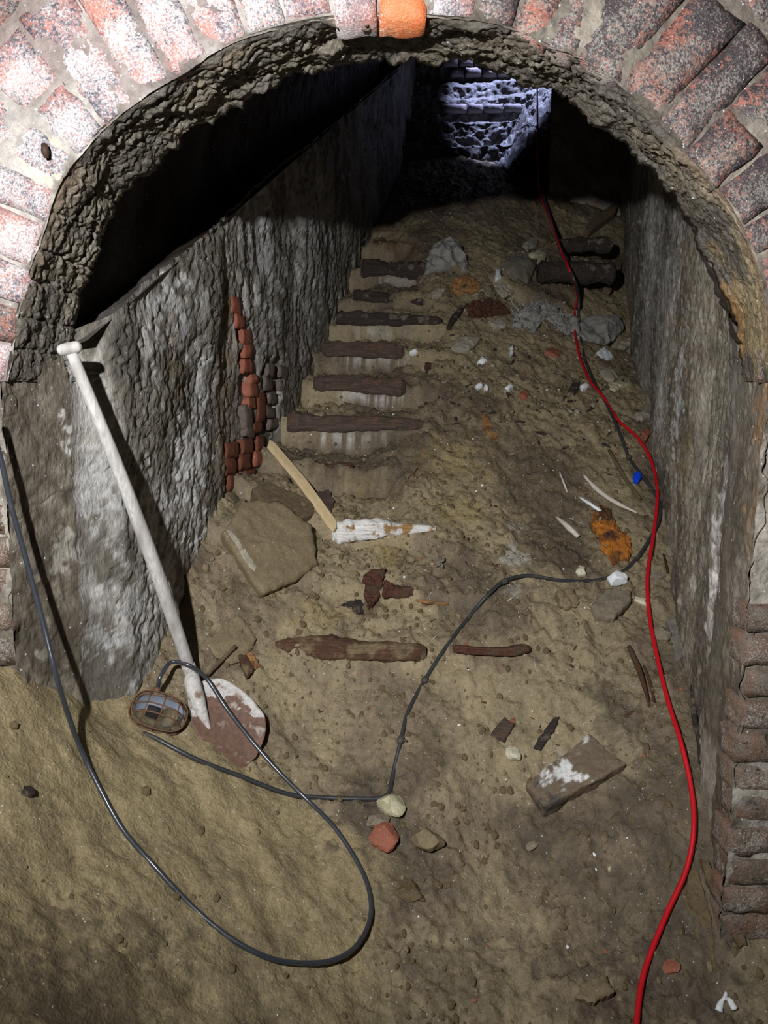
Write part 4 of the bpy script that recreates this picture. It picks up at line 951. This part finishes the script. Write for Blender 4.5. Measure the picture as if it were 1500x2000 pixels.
def bone():
    e = empty('white_bone', V(hit(1418,1962)), 'forked white bone in the bottom right corner', 'bone')
    P_ = gpath([(1404,1975,.004),(1408,1958,.006),(1416,1950,.010),(1426,1954,.008),(1434,1970,.004)], .004)
    o = tube('shaft', P_, [.009,.006,.0055,.006,.009], M['white'], k=8, n=5, bumpy=.3); o2 = tube('prong', gpath([(1416,1950,.010),(1418,1938,.006)], .004), [.006,.004], M['white'], k=6, n=4)
    adopt(e, o, o2)
bone()
# rubbish of rotten boards and rust by the right wall
T(plate('rust_flake_heap', [(1152,1000),(1168,988),(1190,1000),(1205,1030),(1225,1050),(1232,1085),(1222,1100),(1195,1104),(1175,1080),(1165,1050),(1150,1030)], M['rustflake'], t=.016, amp=.008, dome=.012, crump=.012, seed=15, bury=.02, cf=60), 'orange-brown rusted iron plate below the white stick', 'rusty plate')
def stick(name, pts, r, mat, label, cat='stick', group=None, k=7, bumpy=.15):
    o = tube(name, gpath(pts, max(r) if not np.isscalar(r) else r), r, mat, k=k, n=4, bumpy=bumpy); return T(o, label, cat, group)
stick('white_stick', [(1133,972,.006),(1155,986,.012),(1174,999,.01)], [.006,.0075,.007], M['white'], 'short bright white stick pointing at the rusty plate')
stick('grey_stick', [(1190,880,.004),(1215,925,.006),(1250,975,.004)], [.008,.010,.007], M['board'], 'brown stick left of the blue cap under the black cable')
stick('pale_splinter', [(1140,928,.004),(1165,955,.008),(1200,980,.006),(1245,1002,.003)], [.006,.010,.009,.004], M['straw'], 'long pale splinter slanting right above the rusty plate', 'splinter')
stick('pale_splinter', [(1092,920,.004),(1100,940,.006),(1108,962,.003)], [.003,.005,.003], M['straw'], 'short upright pale splinter left of the long pale splinter', 'splinter')
stick('pale_splinter', [(1085,1008,.003),(1110,1030,.006),(1130,1048,.004)], [.005,.012,.010], M['straw'], 'blunt pale splinter left of the rusty plate', 'splinter')
stick('brown_stick', [(405,1318,.02),(432,1290,.02),(460,1262,.016)], [.006,.007,.007], M['board'], 'thin brown stick on the tile beside the spade shaft')
stick('wood_chip', [(812,1172,.004),(840,1177,.008),(875,1180,.002)], [.004,.007,.003], M['chip'], 'thin orange-brown splinter right of the red-brown timber stub', 'splinter')
stick('straw', [(815,915,.004),(800,930,.006),(787,944,.003)], [.002,.003,.002], M['chip'], 'thin straw lying above the white mouldy timber', 'straw')
stick('dead_root', [(1228,1262),(1245,1300,.01),(1258,1340,.008),(1268,1378)], [.008,.010,.008,.004], M['rotred'], 'red-brown split root stake left of the red cable at mid height', 'root')
stick('dead_root', [(1257,1300),(1270,1335,.004),(1278,1372)], [.004,.006,.003], M['rotred'], 'thin root beside the split root stake', 'root')
stick('iron_bar', [(1352,1340,.015),(1356,1400,.015),(1364,1440,.012),(1368,1490,.010)], [.006,.009,.008,.006], M['rotdark'], 'thin dark bent strip standing at the foot of the right wall', 'strip')
stick('iron_nail', [(1295,1082,.02),(1300,1100,.014),(1304,1118,.006)], [.0035,.004,.005], M['iron'], 'grey nail standing right of the red cable near the right wall', 'nail')
T(plate('tile_piece', [(402,1262),(415,1245),(462,1203),(475,1212),(500,1250),(478,1290),(450,1300),(420,1285)], M['slab'], t=.014, amp=.002, seed=17, bury=.02), 'dusty tile piece with a thin stick across it beside the spade shaft', 'tile')
T(plate('wood_chip', [(462,1285),(478,1282),(495,1312),(480,1328)], M['rot'], t=.022, amp=.002, seed=18, nr=6, na=32), 'dark brown wood chip at the lower corner of the tile piece', 'wood chip')
T(plate('wood_chip', [(478,1280),(490,1278),(506,1305),(500,1312),(492,1310)], M['chip'], t=.018, amp=.002, seed=19, nr=6, na=32), 'orange wood chip at the lower corner of the tile piece', 'wood chip')
T(plate('rotten_stump', [(708,1130),(722,1118),(752,1118),(745,1150),(738,1175),(722,1188),(712,1160)], M['rotred'], t=.020, amp=.006, seed=20, crump=.01, bury=.02), 'red-brown crumbling stump above the lowest step timber', 'stump')
T(plate('rotten_stump', [(668,1186),(690,1172),(722,1180),(728,1192),(700,1200)], M['rotdark'], t=.010, amp=.006, seed=22, crump=.01, bury=.02, nr=8, na=40), 'dark crumbled wood at the lower left of the red-brown stump', 'stump')
# leaning boards upper right
T(plate('leaning_board', [(1140,452),(1150,436),(1200,400),(1208,402),(1200,420),(1150,458)], M['board'], t=.03, lift=.04, amp=.003, seed=23, bury=.05, c=hit(1175,435)), 'grey board leaning in the dark corner at the right wall, highest of the boards', 'board')
T(plate('leaning_board', [(1176,570),(1180,545),(1198,515),(1210,520),(1204,555),(1188,578)], M['board'], t=.04, lift=.02, amp=.003, seed=24, bury=.05), 'short grey board on end below the black round beam at the right wall', 'board')
T(plate('leaning_board', [(1042,1462),(1052,1442),(1080,1405),(1092,1402),(1082,1430),(1055,1468)], M['rotdark'], t=.014, amp=.003, seed=25, bury=.02, nr=7, na=40), 'narrow dark board edge just above the masonry block', 'board')
T(plate('dark_plank', [(1365,1680),(1380,1685),(1440,1800),(1456,1850),(1440,1850),(1400,1790)], M['clod'], t=.022, amp=.004, seed=26, bury=.03), 'mud-covered plank at the foot of the right brick jamb', 'plank')
T(plate('dark_plank', [(1345,1700),(1362,1700),(1390,1800),(1398,1890),(1360,1840),(1335,1760)], M['clod'], t=.014, amp=.004, seed=27, bury=.03), 'wide mud-covered plank right of the red cable near the bottom', 'plank')
# rags and films
def rag(name, poly, mat, label, cat, t=.01, dome=.03, crump=.04, seed=1, cf=22, lift=0.0, tiltv=None): 
    o = plate(name, poly, mat, t=t, dome=dome, crump=crump, cf=cf, seed=seed, nr=26, na=120, bury=.01, lift=lift, round_=.006, tiltv=tiltv, amp=.003); return T(o, label, cat)
rag('grey_rag', [(826,545),(832,510),(850,475),(878,465),(900,478),(914,520),(912,536),(888,530),(855,534)], M['cloth'], 'crumpled grey rag on the left black beam, upper middle', 'rag', .015, .05, .05, 3, 16, tiltv=(0,-.5,0))
rag('dirty_film', [(975,515),(1000,503),(1046,510),(1042,530),(1030,558),(1005,556),(985,535)], M['film'], 'dirty brown-grey plastic film between the rag and the cables', 'film', .02, .04, .015, 5, 12, tiltv=(0,-.4,0))
rag('torn_paper', [(962,550),(985,552),(1008,560),(1000,575),(985,582),(968,570)], M['lime_grey'], 'torn grey paper just under the dirty film', 'paper', .008, .012, .012, 7, 30)
rag('torn_paper', [(930,560),(950,568),(968,572),(960,580),(940,582)], M['lime_grey'], 'small torn grey paper left of the one under the dirty film', 'paper', .006, .008, .01, 8, 30)
rag('tattered_cloth', [(998,650),(1002,612),(1020,602),(1050,592),(1082,598),(1100,615),(1130,628),(1130,665),(1110,655),(1085,640),(1060,632),(1040,655),(1015,648)], M['cloth'], 'tattered fibrous grey cloth left of the cables, upper middle', 'cloth', .012, .03, .035, 9, 34)
rag('grey_bag', [(1128,660),(1130,630),(1148,622),(1158,640),(1170,618),(1208,614),(1222,630),(1215,650),(1190,672),(1150,676)], M['cloth'], 'crumpled grey cloth bag right of the cables below the beams', 'bag', .015, .05, .035, 11, 16)
# plaster fragments, one thing each
frag = [([(882,680),(890,665),(915,658),(938,664),(930,675),(915,688),(890,686)],'lime_grey','broad light grey plaster flake, largest of those left of the tattered cloth'),
 ([(952,632),(970,624),(992,630),(988,642),(965,646)],'lime_grey','grey plaster flake touching the left end of the tattered cloth'),
 ([(1018,482),(1035,466),(1050,472),(1046,486),(1028,488)],'lime_grey','light flake above the dirty film'),
 ([(1032,498),(1050,490),(1066,500),(1062,514),(1048,518),(1040,506)],'lime_yellow','yellowish flake at the upper right corner of the dirty film'),
 ([(840,574),(852,566),(872,568),(862,580),(844,582)],'lime_grey','oval grey flake below the grey rag'),
 ([(1164,690),(1176,682),(1190,690),(1196,702),(1184,712),(1168,704)],'white','bright white lump right of the cables below the grey bag'),
 ([(932,710),(940,698),(950,708),(946,712)],'white','small bright white chip left of the cables, upper middle'),
 ([(1238,812),(1262,804),(1270,818),(1252,826),(1240,826)],'lime_grey','light grey stone chip at the foot of the right wall, upper right'),
 ([(1186,752),(1210,748),(1230,756),(1212,762),(1200,768),(1186,766)],'lime_yellow','cream flake between cables and right wall'),
 ([(1170,728),(1190,720),(1206,740),(1196,748),(1180,742)],'lime_grey','dusty grey flake above the cream flake'),
 ([(1210,668),(1226,662),(1234,676),(1220,684),(1206,680)],'lime_grey','grey lump at the right wall beside the grey bag'),
 ([(1132,756),(1145,750),(1150,758),(1138,763)],'white','small white chip just left of the cables'),
 ([(928,755),(938,750),(942,758),(932,762)],'white','small white chip, leftmost in the row of three on dark soil'),
 ([(944,757),(950,753),(953,762),(946,764)],'white','small white chip, middle of the row of three on dark soil'),
 ([(986,760),(996,752),(1002,758),(992,766)],'white','small white chip, rightmost in the row of three on dark soil'),
 ([(994,682),(1000,676),(1002,694),(996,698)],'white','upright white chip below the tattered cloth'),
 ([(966,545),(968,528),(976,530),(978,546),(970,550)],'white','upright white chip at the left edge of the dirty film'),
 ([(1054,630),(1068,625),(1078,636),(1066,650),(1054,646)],'stone_tan','square tan stone in front of the tattered cloth'),
 ([(880,1100),(884,1096),(888,1102)],'lime_grey','x'),
 ([(1105,482),(1112,490),(1102,500)],'lime_grey','small pale chip on the soil beside the red cable near the beams'),
 ([(800,690),(810,684),(816,690),(804,693)],'white','small white chip right of the third stair nosing'),
 ([(1060,1118),(1068,1112),(1074,1126),(1062,1130)],'lime_grey','y'),
 ([(1124,1120),(1130,1108),(1142,1112),(1142,1124),(1130,1126)],'lime','round cream chip above the black cable left of the plaster lump'),
 ([(1240,925),(1248,924),(1254,934),(1246,942),(1238,938)],None,None)]
for i, (poly, m2, lab) in enumerate(frag):
    if lab is None or len(lab) < 2: continue
    big = (max(p[0] for p in poly)-min(p[0] for p in poly)) > 25
    T(plate('plaster_flake', poly, M[m2], t=.016 if big else .014, amp=.003, dome=.008, crump=.006 if big else 0, seed=30+i, nr=9 if big else 6, na=44 if big else 24, bury=.01, cf=50), lab, 'flake', 'plaster flakes on the upper slope')
T(plate('blue_cap', [(1236,930),(1242,923),(1250,926),(1252,936),(1246,943),(1238,940)], M['blue'], t=.012, amp=.001, seed=60, nr=6, na=32, lift=.008), 'small bright blue plastic cap beside the black cable', 'cap')
T(plate('wood_bit', [(828,705),(844,700),(846,712),(842,732),(834,734)], M['rotred'], t=.016, amp=.003, seed=61, nr=7, na=32), 'small dark wooden peg right of the stair nosings', 'peg')
T(plate('wood_bit', [(1112,760),(1120,745),(1130,748),(1126,770),(1120,778)], M['rotdark'], t=.02, amp=.003, seed=62, nr=7, na=32), 'small dark wooden wedge left of the cables below the white chip', 'wedge')
T(plate('wood_bit', [(940,815),(950,810),(962,840),(972,855),(960,862),(948,845)], M['chip'], t=.014, amp=.003, seed=63, nr=7, na=32), 'orange-brown bark strip in the middle of the slope', 'bark')
T(plate('brick_fragment', [(1060,690),(1078,678),(1095,690),(1088,700)], M['brickfrag'], t=.014, amp=.003, seed=64, nr=7, na=32), 'flat brick fragment below the tattered cloth', 'brick fragment')
T(plate('brick_fragment', [(1252,848),(1262,840),(1270,850),(1260,864)], M['brickfrag'], t=.018, amp=.003, seed=65, nr=7, na=32), 'bright brick fragment at the right wall above the red cable bend', 'brick fragment')
T(plate('brick_fragment', [(1012,772),(1024,762),(1034,772),(1026,780)], M['brickfrag'], t=.010, amp=.003, seed=66, nr=7, na=32), 'dull brick fragment right of the row of three white chips', 'brick fragment')
T(plate('wood_litter', [(880,555),(905,540),(930,548),(940,565),(915,580),(885,572)], M['chip'], t=.012, amp=.006, crump=.02, seed=67, cf=60), 'orange wood litter just below the grey rag', 'wood litter')
T(plate('wood_litter', [(905,598),(950,585),(985,595),(995,612),(960,620),(920,622)], M['rotred'], t=.012, amp=.006, crump=.02, seed=68, cf=60), 'dark wood litter left of the tattered cloth', 'wood litter')
T(plate('wood_bit', [(872,640),(880,620),(900,598),(908,600),(896,620),(880,642)], M['rotdark'], t=.012, amp=.003, seed=69, nr=7, na=32), 'dark splinter board slanting left of the wood litter', 'splinter')
T(rock('dirt_crumb', 50, 1548, 32, 24, M['rotdark'], .5, .8, 71, 2, .3), 'dark crumb on the sand heap near the left edge', 'crumb')
# little star-shaped twig
def star():
    e = empty('withered_leaf', V(hit(860,1097)), 'small grey star-shaped withered leaf right of the white mouldy timber', 'leaf'); c = (861,1098)
    kids = []
    for (x, y) in ((852,1108),(857,1084),(870,1090),(866,1112)): kids.append(tube('lobe', gpath([(c[0],c[1],.016),((c[0]+x)/2,(c[1]+y)/2,.018),(x,y,.006)], .002), [.004,.006,.001], M['slab_grey'], k=6, n=3))
    adopt(e, *kids)
star()
T(plate('earth_crust', [(1085,1160),(1110,1152),(1125,1175),(1122,1192),(1100,1195),(1088,1185)], M['slab'], t=.030, amp=.004, seed=72, tiltv=(.1,-.5,0)), 'broken earth crust left of the flat grey stone', 'crust')
T(plate('earth_crust', [(1305,1235),(1300,1218),(1330,1205),(1332,1290),(1318,1300)], M['slab_grey'], t=.02, amp=.004, seed=73), 'loose earth crust at the right wall below the hollow', 'crust')
# nail in the front brickwork
nl = atF(93, 297, FR-.012); e = empty('wall_nail', V(nl), 'rusty square nail driven into the brick face, upper left', 'nail')
k1_ = tube('nail_shank', [nl+np.array([0,.02,0]), nl+np.array([0,-.018,-.002])], .006, M['iron'], k=6, spline=False); k2_ = tube('nail_head', [nl+np.array([0,-.016,.012]), nl+np.array([.001,-.017,0]), nl+np.array([.003,-.016,-.016])], [.006,.008,.006], M['iron'], k=7, spline=False, bumpy=.3)
adopt(e, k1_, k2_)

# ------------------------------------------------------------ uncountable crumbs
def scatter(name, n, mat, label, cat, r0, r1, seed, flat=.7, zone=None, sub=1, elong=1.0):
    rr = np.random.RandomState(seed); v0, f0 = ico(sub); VV, Fc = [], []
    cnt = 0; X_ = rr.uniform(-.9, 1.75, n*8); F_ = rr.uniform(1.35, 6.0, n*8)
    ok = (X_ > np.where(F_ > 1.8, XL(F_)+.03, -1)) & (X_ < np.where(F_ > 1.8, XR(F_)-.03, 1.0))
    w_ = lathe_mound(X_, F_)*.9+.1; ok &= rr.rand(n*8) < w_*np.where(F_ < 4, 1, .7)
    ok &= (fbm(X_*3, F_*3, s=seed, oct=3) > -.15+.0*X_) | (rr.rand(n*8) < .25)
    if zone is not None: ok &= zone(X_, F_)
    X_, F_ = X_[ok][:n], F_[ok][:n]; H_ = ground(X_, F_)
    for i in range(len(X_)):
        r = r0*(r1/r0)**(rr.rand()**2.2); a = rr.uniform(0, 6.28); ca, sa = math.cos(a), math.sin(a)
        v = v0*(1+rr.uniform(-.28, .28, v0.shape)); v = v*np.array([r*elong, r*rr.uniform(.6,1), r*flat]); x = v[:,0]*ca-v[:,1]*sa; y = v[:,0]*sa+v[:,1]*ca
        VV.append(np.c_[x+X_[i], y+F_[i], v[:,2]+y*.6+H_[i]+r*flat*.3+ZC]); Fc.append(f0+len(v0)*i)
    o = mesh_arrays(name, np.concatenate(VV), np.concatenate(Fc), mat, smooth=False); return tag(o, label, cat, kind='stuff')
scatter('earth_crumbs', 8000, M['clod'], 'loose earth crumbs strewn over the rubble slope', 'earth crumbs', .0022, .013, 1)
scatter('earth_clods', 260, M['slab'], 'pale dry clods heaped below the big slab', 'earth clods', .006, .022, 9, .7, sub=2, zone=lambda X, F: (X < .12) & (F > 2.5) & (F < 2.95))
scatter('grit_grains', 900, M['stone_tan'], 'small tan stones and grit in the soil of the slope', 'grit', .0025, .012, 2)
scatter('lime_grains', 520, M['white'], 'tiny white lime grains sprinkled over the slope', 'lime grains', .0015, .0065, 3, .5, zone=lambda X, F: (F > 3.3) | (np.random.RandomState(1).rand(len(X)) < .3))
scatter('wall_litter', 420, M['lime_grey'], 'grey-white mortar bits littering the upper slope between stairs and right wall', 'mortar bits', .003, .016, 12, .4, zone=lambda X, F: (F > 3.7) & (F < 5.6) & (X > .25))
scatter('wood_litter_bits', 300, M['rotdark'], 'dark wood bits littering the upper slope between stairs and right wall', 'wood bits', .004, .012, 13, .35, elong=2.8, zone=lambda X, F: (F > 3.5) & (F < 5.6) & (X > .15))
scatter('brick_crumbs', 170, M['brickfrag'], 'small red brick crumbs sprinkled over the slope', 'brick crumbs', .002, .009, 4, .5)
scatter('bark_shreds', 420, M['rotred'], 'dark shreds of rotten wood and bark on the slope', 'bark shreds', .002, .006, 5, .35, elong=3.2, zone=lambda X, F: (F > 2.2))
scatter('straw_bits', 150, M['straw'], 'thin pale straw bits by the rusty plate and up the slope', 'straw bits', .0012, .0022, 6, .5, elong=10, zone=lambda X, F: (F > 2.4) & (X > .1))
# frayed threads of the tattered cloth belong to it as one tuft
ct = [o for o in C.objects if o.name.startswith('tattered_cloth')][0]; VV = []; FF_ = []; R = random.Random(5)
for i in range(150):
    px, py = R.uniform(1000, 1125), 0; py = 625+R.gauss(0, 13)+(px-1060)*.22; p = hit(px, py); a = R.uniform(0, 6.28); L_ = R.uniform(.02, .06); q = p+np.array([math.cos(a)*L_, math.sin(a)*L_*.5, R.uniform(.01, .05)]); m = (p+q)/2+np.array([0, 0, .03]); w_ = np.array([.0011, 0, .0008]); b = len(VV)
    p = p+np.array([0,0,.02]); VV += [p-w_, p+w_, m+w_, m-w_, q]; FF_ += [(b, b+1, b+2, b+3), (b+3, b+2, b+4)]
th = tris_quads('frayed_threads', VV, FF_, M['fibre']); th['kind'] = 'stuff'; adopt(ct, th)
